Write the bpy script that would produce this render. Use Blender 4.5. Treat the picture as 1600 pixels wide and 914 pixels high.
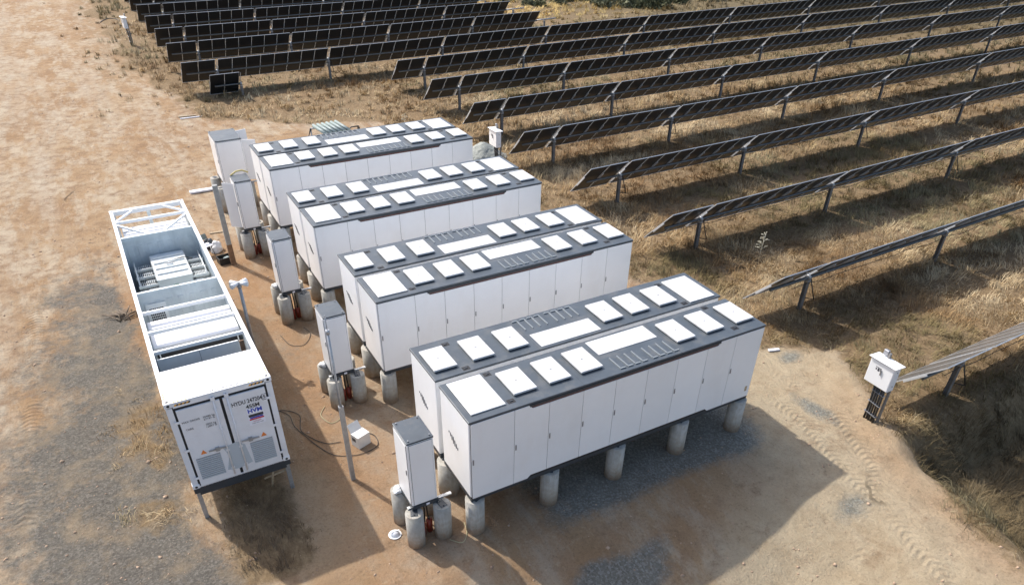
import bpy, bmesh, math, random
import numpy as np
from mathutils import Vector, Matrix
random.seed(7); rng = np.random.default_rng(11)
for o in list(bpy.data.objects): bpy.data.objects.remove(o)
SC = bpy.context.scene; COL = SC.collection; R = math.radians
# ------------------------------------------------------------ camera, light, exposure
cam = bpy.data.cameras.new('camera'); co = bpy.data.objects.new('camera', cam); COL.objects.link(co)
co.location = (-5.421, -11.663, 12.909); co.rotation_euler = (0.915, -0.014, -0.508)
cam.sensor_width = 36; cam.lens = 1118.96*36/1600; cam.shift_x = -0.0032; cam.shift_y = 0.1086
cam.clip_end = 3000; SC.camera = co
SUN = Vector((-1.34, 3.08, 3.76)).normalized()
w = bpy.data.worlds.new('World'); SC.world = w; w.use_nodes = True
nt = w.node_tree; bg = nt.nodes['Background']; sky = nt.nodes.new('ShaderNodeTexSky')
sky.sky_type = 'NISHITA'; sky.sun_disc = False; sky.sun_elevation = math.asin(SUN.z)
sky.sun_rotation = math.atan2(SUN.x, SUN.y); sky.dust_density = 3.0; sky.air_density = 1.0
nt.links.new(sky.outputs[0], bg.inputs[0]); bg.inputs[1].default_value = 0.15
sl = bpy.data.lights.new('sun', 'SUN'); so = bpy.data.objects.new('sun', sl); COL.objects.link(so)
sl.energy = 3.0; sl.angle = R(0.9); sl.color = (1.0, 0.965, 0.915)
so.rotation_euler = (-SUN).to_track_quat('-Z', 'Y').to_euler()
SC.view_settings.view_transform = 'Standard'; SC.view_settings.look = 'None'
SC.view_settings.exposure = 0.75; SC.view_settings.gamma = 1; SC.view_settings.use_curve_mapping = False
SC.render.engine = 'CYCLES'
GZ = -1.30
# ------------------------------------------------------------ helpers
class MB:
    def __init__(s): s.b = bmesh.new()
    def box(s, x0, x1, y0, y1, z0, z1, bev=0, rot=None, piv=None, seg=1):
        b = bmesh.new(); bmesh.ops.create_cube(b, size=1)
        bmesh.ops.scale(b, vec=(x1-x0, y1-y0, z1-z0), verts=b.verts)
        if bev: bmesh.ops.bevel(b, geom=b.edges[:], offset=bev, segments=seg, affect='EDGES', profile=.5)
        c = Vector(((x0+x1)/2, (y0+y1)/2, (z0+z1)/2)); M = Matrix.Translation(c)
        if rot is not None:
            p = Vector(piv) if piv is not None else c
            M = Matrix.Translation(p) @ rot @ Matrix.Translation(-p) @ M
        bmesh.ops.transform(b, matrix=M, verts=b.verts); s._join(b); return s
    def cyl(s, p0, p1, r0, r1=None, n=12, bev=0, smooth=True):
        p0 = Vector(p0); p1 = Vector(p1); r1 = r0 if r1 is None else r1
        b = bmesh.new(); L = (p1-p0).length
        bmesh.ops.create_cone(b, cap_ends=True, segments=n, radius1=r0, radius2=r1, depth=L)
        if bev:
            es = [e for e in b.edges if abs(e.verts[0].co.z-e.verts[1].co.z) < 1e-6 and e.verts[0].co.z > 0]
            bmesh.ops.bevel(b, geom=es, offset=bev, segments=2, affect='EDGES')
        if smooth:
            for f in b.faces:
                if len(f.verts) == 4: f.smooth = True
        q = (p1-p0).to_track_quat('Z', 'Y').to_matrix().to_4x4()
        bmesh.ops.transform(b, matrix=Matrix.Translation((p0+p1)/2) @ q, verts=b.verts); s._join(b); return s
    def prism(s, pts, axis, a0, a1):
        # pts: 2D polygon; axis: extrusion axis; order of 2D coords = remaining axes
        def P(u, v, a): return {'x': (a, u, v), 'y': (u, a, v), 'z': (u, v, a)}[axis]
        v0 = [s.b.verts.new(P(u, v, a0)) for u, v in pts]; v1 = [s.b.verts.new(P(u, v, a1)) for u, v in pts]
        n = len(pts)
        fs = [s.b.faces.new(v0), s.b.faces.new(v1[::-1])]
        for i in range(n): fs.append(s.b.faces.new((v0[i], v1[i], v1[(i+1) % n], v0[(i+1) % n])))
        bmesh.ops.recalc_face_normals(s.b, faces=fs); return s
    def tube(s, pts, r, n=6):
        pts = [Vector(p) for p in pts]; rings = []
        for i, p in enumerate(pts):
            d = (pts[min(i+1, len(pts)-1)]-pts[max(i-1, 0)]).normalized()
            up = Vector((0, 0, 1)) if abs(d.z) < .9 else Vector((1, 0, 0))
            a = d.cross(up).normalized(); c = a.cross(d)
            rings.append([s.b.verts.new(p+a*math.cos(t)*r+c*math.sin(t)*r) for t in [2*math.pi*k/n for k in range(n)]])
        fs = []
        for i in range(len(rings)-1):
            for k in range(n):
                f = s.b.faces.new((rings[i][k], rings[i][(k+1) % n], rings[i+1][(k+1) % n], rings[i+1][k])); f.smooth = True; fs.append(f)
        fs.append(s.b.faces.new(rings[0])); fs.append(s.b.faces.new(rings[-1]))
        bmesh.ops.recalc_face_normals(s.b, faces=fs); return s
    def _join(s, b):
        me = bpy.data.meshes.new('tmp'); b.to_mesh(me); b.free(); s.b.from_mesh(me); bpy.data.meshes.remove(me)
    def build(s, name, mat, parent=None):
        me = bpy.data.meshes.new(name); s.b.to_mesh(me); s.b.free(); me.materials.append(mat)
        o = bpy.data.objects.new(name, me); COL.objects.link(o); o.parent = parent; return o
def tag(o, label=None, cat=None, group=None, kind=None):
    if label: o['label'] = label
    if cat: o['category'] = cat
    if group: o['group'] = group
    if kind: o['kind'] = kind
    return o
def thing(name, label, cat, loc=(0, 0, 0), rz=0, group=None):
    o = bpy.data.objects.new(name, None); COL.objects.link(o); o.empty_display_size = .2
    o.location = loc; o.rotation_euler = (0, 0, rz); return tag(o, label, cat, group)
KIDS = {}
def children(o): return [c for c in bpy.data.objects if c.parent == o]
def dup(o, loc=None, rz=None, label=None, parent=None):
    c = o.copy(); COL.objects.link(c)
    if parent: c.parent = parent
    if loc is not None: c.location = loc
    if rz is not None: c.rotation_euler = (0, 0, rz)
    if label: c['label'] = label
    for ch in children(o): dup(ch, parent=c)
    return c
def text(s, size, parent, loc, rot, mat, name='lettering', bold=0.0, ext=.001, sx=1.0):
    c = bpy.data.curves.new(name, 'FONT'); c.body = s; c.size = size; c.extrude = ext; c.offset = bold
    c.align_x = 'CENTER'; c.align_y = 'CENTER'; c.space_line = .95
    t = bpy.data.objects.new('tmp', c); COL.objects.link(t)
    me = bpy.data.meshes.new_from_object(t.evaluated_get(bpy.context.evaluated_depsgraph_get()))
    bpy.data.objects.remove(t); bpy.data.curves.remove(c)
    me.materials.clear(); me.materials.append(mat)
    o = bpy.data.objects.new(name, me); COL.objects.link(o); o.parent = parent
    o.location = loc; o.rotation_euler = rot; o.scale = (sx, 1, 1); return o
# ------------------------------------------------------------ materials
def ramp(nt, fac, stops):
    r = nt.nodes.new('ShaderNodeValToRGB'); e = r.color_ramp.elements
    while len(e) < len(stops): e.new(.5)
    for i, (p, c) in enumerate(stops): e[i].position = p; e[i].color = (*c, 1) if len(c) == 3 else c
    nt.links.new(fac, r.inputs[0]); return r.outputs[0]
def noise(nt, scale, detail=4, rough=.6, vec=None, sc=None):
    n = nt.nodes.new('ShaderNodeTexNoise'); n.inputs['Scale'].default_value = scale
    n.inputs['Detail'].default_value = detail; n.inputs['Roughness'].default_value = rough
    tc = nt.nodes.new('ShaderNodeTexCoord'); v = tc.outputs['Object'] if vec is None else vec
    if sc:
        m = nt.nodes.new('ShaderNodeMapping'); m.inputs['Scale'].default_value = sc; nt.links.new(v, m.inputs[0]); v = m.outputs[0]
    nt.links.new(v, n.inputs['Vector']); return n.outputs['Fac']
def mixc(nt, fac, a, b, mode='MIX'):
    m = nt.nodes.new('ShaderNodeMix'); m.data_type = 'RGBA'; m.blend_type = mode
    for s, v in ((m.inputs[0], fac), (m.inputs[6], a), (m.inputs[7], b)):
        if hasattr(v, 'links') or isinstance(v, bpy.types.NodeSocket): nt.links.new(v, s)
        elif isinstance(v, (int, float)): s.default_value = v
        else: s.default_value = (*v, 1)
    return m.outputs[2]
def math_(nt, op, a, b=0.0, c=None, clamp=False):
    m = nt.nodes.new('ShaderNodeMath'); m.operation = op; m.use_clamp = clamp
    for s, v in zip(m.inputs, (a, b) + ((c,) if c is not None else ())):
        if isinstance(v, bpy.types.NodeSocket): nt.links.new(v, s)
        else: s.default_value = v
    return m.outputs[0]
def mat(name, col, rough=.5, metal=0, var=.12, scale=6, bump=0, bscale=40, dirt=None, dirt_amt=.3, dsc=None, spec=.5, coat=0):
    m = bpy.data.materials.new(name); m.use_nodes = True; nt = m.node_tree; p = nt.nodes['Principled BSDF']
    n = noise(nt, scale, 5, .65)
    lo = tuple(c*(1-var) for c in col); hi = tuple(min(1, c*(1+var)) for c in col)
    c = ramp(nt, n, [(.3, lo), (.7, hi)])
    if dirt:
        d = noise(nt, scale*.9, 6, .7, sc=dsc or (1, 1, 1)); f = ramp(nt, d, [(.5, (0, 0, 0)), (.75, (dirt_amt,)*3)])
        c = mixc(nt, f, c, dirt)
    oi = nt.nodes.new('ShaderNodeObjectInfo'); c = mixc(nt, 1.0, c, ramp(nt, oi.outputs['Random'], [(0, (.95, .95, .95)), (1, (1, 1, 1))]), 'MULTIPLY')
    nt.links.new(c, p.inputs['Base Color']); p.inputs['Metallic'].default_value = metal
    p.inputs['Specular IOR Level'].default_value = spec
    rr = noise(nt, scale*2.3, 4); r = nt.nodes.new('ShaderNodeMapRange'); nt.links.new(rr, r.inputs[0])
    r.inputs[3].default_value = max(0.02, rough-.08); r.inputs[4].default_value = min(1, rough+.08); nt.links.new(r.outputs[0], p.inputs['Roughness'])
    if bump:
        b = nt.nodes.new('ShaderNodeBump'); b.inputs['Strength'].default_value = bump; b.inputs['Distance'].default_value = .02
        nt.links.new(noise(nt, bscale, 5), b.inputs['Height']); nt.links.new(b.outputs[0], p.inputs['Normal'])
    return m
DUST = (.50, .38, .27)
M = dict(
 white=mat('white_paint', (.84, .84, .835), .33, var=.02, scale=1.2, dirt=DUST, dirt_amt=.10, dsc=(1, 1, .4)),
 hatch=mat('white_hatch_metal', (.56, .56, .555), .4, var=.04, scale=5, dirt=(.40, .27, .18), dirt_amt=.38),
 roof=mat('slate_roof_paint', (.062, .075, .088), .42, var=.15, scale=2.2, dirt=(.20, .185, .16), dirt_amt=.4, bump=.05, bscale=20),
 seam=mat('dark_gasket', (.02, .02, .022), .7), steel_dark=mat('dark_blue_grey_steel', (.035, .042, .05), .5, var=.2),
 red=mat('dull_red_primer', (.13, .055, .045), .7, var=.25), slit=mat('grey_slit', (.13, .13, .14), .6), hole=mat('dark_hole', (.012, .012, .014), .7),
 handle=mat('grey_handle', (.32, .32, .33), .4, metal=.6),
 conc=mat('cast_concrete', (.42, .40, .355), .85, var=.13, scale=5, bump=.3, bscale=60, dirt=(.30, .22, .15), dirt_amt=.45),
 galv=mat('galvanised_steel', (.38, .39, .40), .45, metal=.55, var=.2, scale=9),
 rust=mat('weathered_brown_steel', (.20, .12, .07), .75, var=.35, scale=8),
 contw=mat('container_white', (.80, .80, .80), .42, var=.03, scale=1.5, dirt=(.5, .42, .33), dirt_amt=.15),
 contg=mat('container_grey_white', (.76, .76, .77), .5, var=.05, scale=1.5, dirt=(.45, .36, .28), dirt_amt=.18),
 inner=mat('interior_blue_grey', (.62, .67, .68), .55, var=.14, scale=1.6, dirt=(.38, .44, .47), dirt_amt=.5, dsc=(3, 3, .5)),
 grey=mat('cabinet_grey', (.82, .84, .83), .45, var=.04, scale=2),
 tank=mat('transformer_grey_paint', (.68, .71, .70), .4, var=.05, scale=3, dirt=(.4, .36, .3), dirt_amt=.2),
 rad=mat('radiator_grey', (.66, .69, .69), .45, var=.1), floor=mat('skid_floor_grey', (.38, .40, .41), .7, var=.3),
 black=mat('black_plastic', (.02, .02, .02), .5, var=.2), yellow=mat('yellow_mark', (.75, .38, .05), .5),
 ink=mat('black_ink', (.045, .045, .05), .6), blue=mat('blue_print', (.03, .07, .45), .5), redp=mat('red_print', (.5, .04, .06), .5),
 orange=mat('orange_warning', (.75, .22, .04), .5), green=mat('green_print', (.02, .22, .06), .5), stick=mat('sticker_white', (.8, .8, .85), .4),
 lattice=mat('lattice', (.30, .34, .37), .6), redcan=mat('red_cylinder', (.26, .04, .02), .4, var=.2),
 wood=mat('old_timber', (.42, .33, .22), .8, var=.3, scale=12), bark=mat('dead_branch', (.16, .12, .085), .9, var=.3),
 cloth=mat('white_plastic_bag', (.75, .75, .74), .6, bump=.4, bscale=9), card=mat('white_card_box', (.72, .70, .66), .7, var=.06),
 cable=mat('black_cable', (.035, .033, .032), .6), ycable=mat('pale_cable', (.45, .42, .25), .6),
 rib=mat('roof_rib_paint', (.24, .26, .27), .45, var=.1),
 frame=mat('module_aluminium', (.55, .56, .56), .4, metal=.15, var=.05), tube=mat('torque_tube_steel', (.13, .145, .155), .45, metal=.5, var=.15),
 tpost=mat('tracker_post_steel', (.21, .20, .19), .6, metal=.3, var=.25, scale=4), vgrey=mat('green_grey_pipe', (.20, .25, .24), .5, var=.15),
)
def splash(m, h):
    nt = m.node_tree; p = nt.nodes['Principled BSDF']; src = p.inputs['Base Color'].links[0].from_socket
    tc = nt.nodes.new('ShaderNodeTexCoord'); sx = nt.nodes.new('ShaderNodeSeparateXYZ'); nt.links.new(tc.outputs['Object'], sx.inputs[0])
    f = math_(nt, 'ADD', math_(nt, 'DIVIDE', sx.outputs[2], h), math_(nt, 'MULTIPLY', noise(nt, 7, 5, .75), .9))
    c = mixc(nt, ramp(nt, f, [(.55, (.85,)*3), (.95, (0, 0, 0))]), src, (.30, .19, .115))
    st = ramp(nt, noise(nt, 6, 5, .7, sc=(1, 1, .12)), [(.45, (.80, .79, .76)), (.6, (1, 1, 1))]); nt.links.new(mixc(nt, .8, c, st, 'MULTIPLY'), p.inputs['Base Color'])
splash(M['conc'], 1.0)
def lattice_mat():
    m = M['lattice']; nt = m.node_tree; p = nt.nodes['Principled BSDF']
    tc = nt.nodes.new('ShaderNodeTexCoord'); w_ = nt.nodes.new('ShaderNodeTexWave'); w_.inputs['Scale'].default_value = 14; w_.bands_direction = 'DIAGONAL'
    mp = nt.nodes.new('ShaderNodeMapping'); mp.inputs['Scale'].default_value = (1, 1, 2.2); nt.links.new(tc.outputs['Object'], mp.inputs[0])
    nt.links.new(mp.outputs[0], w_.inputs[0]); c = ramp(nt, w_.outputs['Fac'], [(.3, (.33, .37, .40)), (.7, (.58, .62, .64))]); nt.links.new(c, p.inputs['Base Color'])
lattice_mat()
def panel_back_mat():
    m = bpy.data.materials.new('panel_back_sheet'); m.use_nodes = True; nt = m.node_tree; p = nt.nodes['Principled BSDF']
    tc = nt.nodes.new('ShaderNodeTexCoord'); b = nt.nodes.new('ShaderNodeTexBrick'); nt.links.new(tc.outputs['Object'], b.inputs[0])
    b.offset = 0; b.inputs['Scale'].default_value = 1; b.inputs['Brick Width'].default_value = .168; b.inputs['Row Height'].default_value = .168
    b.inputs['Mortar Size'].default_value = .004; b.inputs['Color1'].default_value = (.014, .016, .020, 1); b.inputs['Color2'].default_value = (.017, .019, .022, 1); b.inputs['Mortar'].default_value = (.035, .035, .034, 1)
    nt.links.new(b.outputs[0], p.inputs['Base Color']); p.inputs['Roughness'].default_value = .35; p.inputs['Specular IOR Level'].default_value = .28; return m
def panel_front_mat():
    m = bpy.data.materials.new('panel_front_glass'); m.use_nodes = True; nt = m.node_tree; p = nt.nodes['Principled BSDF']
    c = ramp(nt, noise(nt, 3), [(.3, (.07, .072, .078)), (.7, (.10, .102, .105))]); nt.links.new(c, p.inputs['Base Color'])
    p.inputs['Roughness'].default_value = .38; p.inputs['Specular IOR Level'].default_value = .8; p.inputs['Coat Weight'].default_value = 1; p.inputs['Coat Roughness'].default_value = .25; return m
M['pback'] = panel_back_mat(); M['pfront'] = panel_front_mat()
# ------------------------------------------------------------ noise + ground masks in plain numpy
def vnoise(x, y, s, seed=0):
    x = np.asarray(x)/s; y = np.asarray(y)/s; xi = np.floor(x).astype(np.int64); yi = np.floor(y).astype(np.int64)
    fx = x-xi; fy = y-yi; fx = fx*fx*(3-2*fx); fy = fy*fy*(3-2*fy)
    def h(i, j):
        n = (i*374761393+j*668265263+seed*1442695041) & 0x7fffffff; n = ((n ^ (n >> 13))*1274126177) & 0x7fffffff
        return ((n ^ (n >> 16)) & 0xffff)/65535.
    return (h(xi, yi)*(1-fx)+h(xi+1, yi)*fx)*(1-fy)+(h(xi, yi+1)*(1-fx)+h(xi+1, yi+1)*fx)*fy
def fbm(x, y, s, o=4, seed=0):
    t = 0; a = 1; n = 0
    for k in range(o): t = t+a*vnoise(x, y, s/2**k, seed+k*17); n += a; a *= .55
    return t/n
def sst(a, b, v): t = np.clip((v-a)/(b-a), 0, 1); return t*t*(3-2*t)
def field_edge(y):
    ys = [-40, -12, -8, -5.6, -2.5, 1.4, 3.4, 8, 14, 20, 26, 31, 35, 37, 40, 46, 52, 60, 95, 300]
    xs = [11.6, 11.9, 12.1, 12.6, 13.2, 14.9, 13.7, 12.2, 12.0, 12.4, 13.6, 12.8, 10, 6, 1.4, -.4, -1.2, -1.9, -3, -6]
    return np.interp(y, ys, xs)
def field_mask(x, y):       # 1 in the dry grass of the solar field
    n = (fbm(x, y, 3.2, 4, 3)-.5)*3.2
    return sst(-.5, .9, x-field_edge(y)+n)
def grass_density(x, y):
    f = field_mask(x, y)
    patch = sst(.36, .56, fbm(x, y, 5.5, 4, 21))
    bare = sst(8, 16, y)*sst(17, 12, x)*0
    zone = sst(30, 36, y)*sst(49, 44, y)*sst(15, 9, x)        # half-bare clods by the track
    d = f*(.8+.2*patch)*(1-.35*zone)
    side = np.exp(-((x+7.0)/.9)**2)*sst(3, 5, y)*sst(12, 9, y)*sst(.4, .6, fbm(x, y, 1.5, 3, 5))*.5   # weeds beside the skid
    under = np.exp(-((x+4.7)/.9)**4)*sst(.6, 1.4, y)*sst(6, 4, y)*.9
    tr = sst(36, 60, y)*np.exp(-((x+3.0)/2.4)**2)*.25
    return np.clip(d+side+under+tr, 0, 1)
def gravel_mask(x, y):
    n = fbm(x, y, 2.2, 5, 40)-.5
    xe = np.interp(y, [-10, 0, 4, 8, 14, 20, 24], [-5.6, -5.6, -6.1, -6.3, -6.6, -6.9, -7.3])
    west = np.interp(y, [-10, 2, 6, 12, 16, 22, 24], [-10.5, -9.9, -9.6, -9.4, -8.6, -8.0, -7.6])
    g = sst(.8, -.5, x-xe+n*2.2)*(.30+.70*sst(-2.0, 1.2, x-west+n*4))*sst(-4.2, -1.5, x-west+n*4)*sst(25, 18, y+n*5)
    g2 = np.exp(-(np.clip(np.abs(x-5.9)-3.2, 0, 9)/1.0)**2-(np.clip(np.abs(y-1.2)-1.6, 0, 9)/.7)**2)
    g3 = np.exp(-(((x-3.1-.4*(y+2.7))/1.7)**4+((y+2.7)/.7)**4))
    g4 = np.exp(-(((x-13.7)/.7)**2+((y-2.1)/.45)**2))*1.1+np.exp(-(((x-12.2)/.45)**2+((y+.4)/1.1)**2))+np.exp(-(((x-10.0)/.8)**2+((y+4.0)/.5)**2))*.8+np.exp(-(((x-13.8)/2.0)**4+((y-25.8)/1.5)**4))
    g5 = np.exp(-(((x+1.6)/1.2)**2+((y-10.5)/1.2)**2))*.35
    return np.clip(g, 0, 1), np.clip((g2+g3+g4+g5)+n*.9*(g2+g3+g4+g5 > .15), 0, 1)
def ground_h(x, y):
    f = field_mask(x, y)
    h = (fbm(x, y, 2.4, 3, 8)-.5)*.10+(fbm(x, y, .5, 3, 9)-.5)*.045*(1+1.2*f)
    pad = sst(-2.5, -1, x)*sst(11.5, 10, x)*sst(-4, -2, y)*sst(24, 22, y); h = h*(1-.6*pad)
    berm = np.exp(-((x-field_edge(y)-.1)/.7)**2)*.14*(sst(4, 0, y))     # low windrow along the field edge
    dip = sst(12.3, 14.2, x-.35*np.minimum(y+6, 0))*sst(-2.6, -4.2, y)*1.3
    fall = np.clip(-.9-y, 0, 4.2)*.30*sst(11, 5, x)*sst(-3.5, .5, x)
    rough = (fbm(x, y, .9, 3, 15)-.5)*.10*sst(-1, -3, y)*(1-f)
    return h+berm+f*.03-dip-fall+rough
def ax(segs):
    a = [segs[0][0]]
    for (s, e, d0, d1) in segs:
        while a[-1] < e-1e-6:
            t = (a[-1]-s)/(e-s); a.append(min(e, a[-1]+d0+(d1-d0)*t))
    return np.array(a)
gx = ax([(-700, -60, 60, 12), (-60, -13, 3, .3), (-13, 19, .115, .115), (19, 60, .25, .7), (60, 140, .8, 4), (140, 900, 8, 70)])
gy = ax([(-300, -30, 50, 6), (-30, -9, 2, .15), (-9, 16, .115, .115), (16, 50, .16, .4), (50, 110, .5, 1.2), (110, 900, 4, 70)])
X, Y = np.meshgrid(gx, gy); Z = GZ+ground_h(X, Y); nx, ny = len(gx), len(gy)
V = np.stack([X, Y, Z], -1).reshape(-1, 3)
idx = np.arange(nx*ny).reshape(ny, nx); F = np.stack([idx[:-1, :-1], idx[:-1, 1:], idx[1:, 1:], idx[1:, :-1]], -1).reshape(-1, 4)
def fastmesh(name, V, F, k):
    me = bpy.data.meshes.new(name); me.vertices.add(len(V)); me.vertices.foreach_set('co', V.astype(np.float32).ravel())
    me.loops.add(F.size); me.loops.foreach_set('vertex_index', F.astype(np.int32).ravel())
    me.polygons.add(len(F)); me.polygons.foreach_set('loop_start', np.arange(0, F.size, k, dtype=np.int32))
    me.update(calc_edges=True); return me
gm = fastmesh('ground', V, F, 4)
gm.polygons.foreach_set('use_smooth', np.ones(len(F), dtype=bool))
g1, g2 = gravel_mask(X, Y); fm = field_mask(X, Y)
pale = np.exp(-(((X+3.2)/.8)**2+((Y-3.0)/2.6)**2))*.9+sst(-2, 1.5, X-np.interp(Y, [-9, -4, 0, 4], [2.5, 5, 9.5, 11]))*(1-fm)*sst(6, 2, Y)
red = np.exp(-((X+1.9)/1.9)**2)*sst(-3, 0, Y)*sst(24, 18, Y)*.8+sst(.5, .7, fbm(X, Y, 4, 4, 77))*sst(26, 32, Y)*sst(52, 44, Y)*sst(-1, 3, X)*sst(20, 10, X)*.9
red = red+np.exp(-((X-(-6.5))/.7)**2)*sst(10, 14, Y)*sst(20, 17, Y)*.8+np.exp(-((X-field_edge(Y)+.6)/.9)**2)*sst(2, -2, Y)*.5+sst(-1, 2, X)*sst(10, 8, X)*sst(-3.2, -1.6, Y)*sst(1, 0, Y)*.45
def attr(name, *ch):
    a = gm.attributes.new(name, 'FLOAT_COLOR', 'POINT'); d = np.ones((V.shape[0], 4), np.float32)
    for i, c in enumerate(ch): d[:, i] = np.clip(c, 0, 1).ravel()
    a.data.foreach_set('color', d.ravel())
attr('soil_a', g1, g2, fm); attr('soil_b', pale, red, grass_density(X, Y))
def tracks(x, y):
    T = [([(4.2, -9), (7.0, -6.6), (9.6, -4.9), (11.6, -3.4), (12.6, -1.0), (12.7, 3), (12.6, 9)], .23), ([(8.4, -9.5), (9.6, -7.8), (10.2, -5.6), (10.6, -3.4), (11.4, -.6), (11.6, 4), (11.3, 10)], .2),
         ([(-10.6, -2), (-9.9, 12), (-9.4, 24), (-6.2, 40), (-3.5, 60), (-2.2, 95)], .25), ([(-12.4, -2), (-11.7, 12), (-11.2, 24), (-8.2, 40), (-5.4, 60), (-4.2, 95)], .25), ([(-5, 24.5), (-1, 30), (3, 33), (12, 33.6), (14, 32)], .22), ([(-8, 30), (-3, 36), (0.2, 42.5), (-.5, 50)], .25)]
    m = np.zeros_like(x); u = np.zeros_like(x); best = np.full_like(x, 9.)
    for P, hw in T:
        s0 = 0
        for (ax_, ay), (bx, by) in zip(P[:-1], P[1:]):
            L = math.hypot(bx-ax_, by-ay); tx, ty = (bx-ax_)/L, (by-ay)/L; t = np.clip((x-ax_)*tx+(y-ay)*ty, 0, L); d = np.hypot(x-ax_-t*tx, y-ay-t*ty)
            k = d < best; best = np.where(k, d, best); u = np.where(k, s0+t+.6*d, u); m = np.where(k, sst(hw+.08, hw-.05, d), m); s0 += L
    return m, u
tm, tu = tracks(X, Y); tm = tm*sst(.40, .62, fbm(X, Y, 1.6, 4, 99))
at_ = gm.attributes.new('tread', 'FLOAT_VECTOR', 'POINT'); at_.data.foreach_set('vector', np.stack([tm, tu, tm*0], -1).reshape(-1).astype(np.float32))
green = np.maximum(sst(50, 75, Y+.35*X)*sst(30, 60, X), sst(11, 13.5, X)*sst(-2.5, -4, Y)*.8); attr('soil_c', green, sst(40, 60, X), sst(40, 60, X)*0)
def ground_mat():
    m = bpy.data.materials.new('ground_soil'); m.use_nodes = True; nt = m.node_tree; p = nt.nodes['Principled BSDF']; L = nt.links.new
    def A(n):
        a = nt.nodes.new('ShaderNodeAttribute'); a.attribute_name = n; s = nt.nodes.new('ShaderNodeSeparateColor'); L(a.outputs['Color'], s.inputs[0]); return s.outputs
    a = A('soil_a'); b = A('soil_b'); c3 = A('soil_c')
    big = noise(nt, .28, 6, .62); streak = noise(nt, 1.1, 6, .7, sc=(1, .3, 1)); mid = noise(nt, 1.6, 7, .7); fine = noise(nt, 14, 8, .8); finer = noise(nt, 55, 4, .8)
    sand = ramp(nt, big, [(.3, (.29, .175, .09)), (.5, (.35, .23, .128)), (.7, (.40, .295, .185))])
    sand = mixc(nt, ramp(nt, streak, [(.46, (0, 0, 0)), (.6, (.8,)*3)]), sand, (.46, .38, .275))
    lane = noise(nt, .55, 5, .6, sc=(1, .09, 1)); sand = mixc(nt, ramp(nt, lane, [(.48, (0, 0, 0)), (.68, (.6,)*3)]), sand, (.45, .385, .295))
    sand = mixc(nt, ramp(nt, mid, [(.47, (0, 0, 0)), (.66, (.75,)*3)]), sand, (.235, .145, .085))
    palec = ramp(nt, mid, [(.3, (.35, .27, .17)), (.65, (.49, .405, .275))])
    c = mixc(nt, math_(nt, 'MULTIPLY', b[0], .85), sand, palec)
    redc = ramp(nt, mid, [(.3, (.21, .11, .052)), (.5, (.33, .19, .098)), (.7, (.43, .275, .155))])
    rf = math_(nt, 'MULTIPLY', b[1], ramp(nt, noise(nt, .8, 5, .65), [(.3, (.35,)*3), (.6, (1, 1, 1))]), clamp=True); c = mixc(nt, rf, c, redc)
    scuff = noise(nt, 3.4, 8, .75); c = mixc(nt, ramp(nt, scuff, [(.56, (0, 0, 0)), (.68, (.55,)*3)]), c, (.46, .35, .23))
    dark = noise(nt, 1.15, 8, .72); c = mixc(nt, ramp(nt, dark, [(.55, (0, 0, 0)), (.70, (.6,)*3)]), c, (.19, .115, .065))
    # gravel: stones of mixed grey
    vo = nt.nodes.new('ShaderNodeTexVoronoi'); vo.inputs['Scale'].default_value = 22; tc = nt.nodes.new('ShaderNodeTexCoord'); L(tc.outputs['Object'], vo.inputs['Vector'])
    sv = nt.nodes.new('ShaderNodeSeparateColor'); L(vo.outputs['Color'], sv.inputs[0])
    gcol = ramp(nt, sv.outputs[0], [(.0, (.075, .072, .064)), (.6, (.132, .125, .110)), (1, (.24, .225, .197))])
    gcol = mixc(nt, .45, gcol, ramp(nt, noise(nt, 9, 5, .8), [(.35, (.075, .071, .062)), (.65, (.19, .176, .150))]))
    edge = math_(nt, 'ADD', a[0], math_(nt, 'MULTIPLY', math_(nt, 'SUBTRACT', noise(nt, 2.6, 9, .78), .5), 1.9)); edge = math_(nt, 'MULTIPLY', edge, ramp(nt, a[0], [(0.02, (0, 0, 0)), (.2, (1, 1, 1))]))
    gcol = mixc(nt, ramp(nt, noise(nt, .9, 7, .7), [(.48, (0, 0, 0)), (.66, (.75,)*3)]), gcol, (.27, .21, .14))
    c = mixc(nt, ramp(nt, edge, [(.30, (0, 0, 0)), (.85, (.92,)*3)]), c, gcol)
    gb = ramp(nt, sv.outputs[1], [(0, (.12, .128, .115)), (.6, (.175, .185, .165)), (1, (.28, .285, .26))])
    edge2 = math_(nt, 'ADD', a[1], math_(nt, 'MULTIPLY', math_(nt, 'SUBTRACT', noise(nt, 3, 6, .75), .5), 1.0))
    c = mixc(nt, ramp(nt, edge2, [(.38, (0, 0, 0)), (.85, (.8,)*3)]), c, gb)
    # thatch of dead grass
    th = noise(nt, 9, 8, .8, sc=(1, .45, 1)); thc = ramp(nt, th, [(.3, (.11, .072, .04)), (.5, (.22, .15, .08)), (.72, (.36, .27, .16))])
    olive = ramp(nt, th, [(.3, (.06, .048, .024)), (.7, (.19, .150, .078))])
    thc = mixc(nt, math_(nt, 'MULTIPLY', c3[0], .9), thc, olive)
    tf = math_(nt, 'ADD', b[2], math_(nt, 'MULTIPLY', math_(nt, 'SUBTRACT', noise(nt, 2.2, 7, .75), .5), 1.2)); c = mixc(nt, ramp(nt, tf, [(.15, (0, 0, 0)), (.5, (.92,)*3)]), c, thc)
    c = mixc(nt, .9, c, ramp(nt, fine, [(.28, (.45,)*3), (.46, (.92,)*3), (.6, (1.0, 1.0, 1.0))]), 'MULTIPLY')
    c = mixc(nt, .7, c, ramp(nt, finer, [(.25, (.72,)*3), (.55, (1, 1, 1))]), 'MULTIPLY')
    L(c, p.inputs['Base Color']); p.inputs['Roughness'].default_value = .95; p.inputs['Specular IOR Level'].default_value = .15
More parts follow.
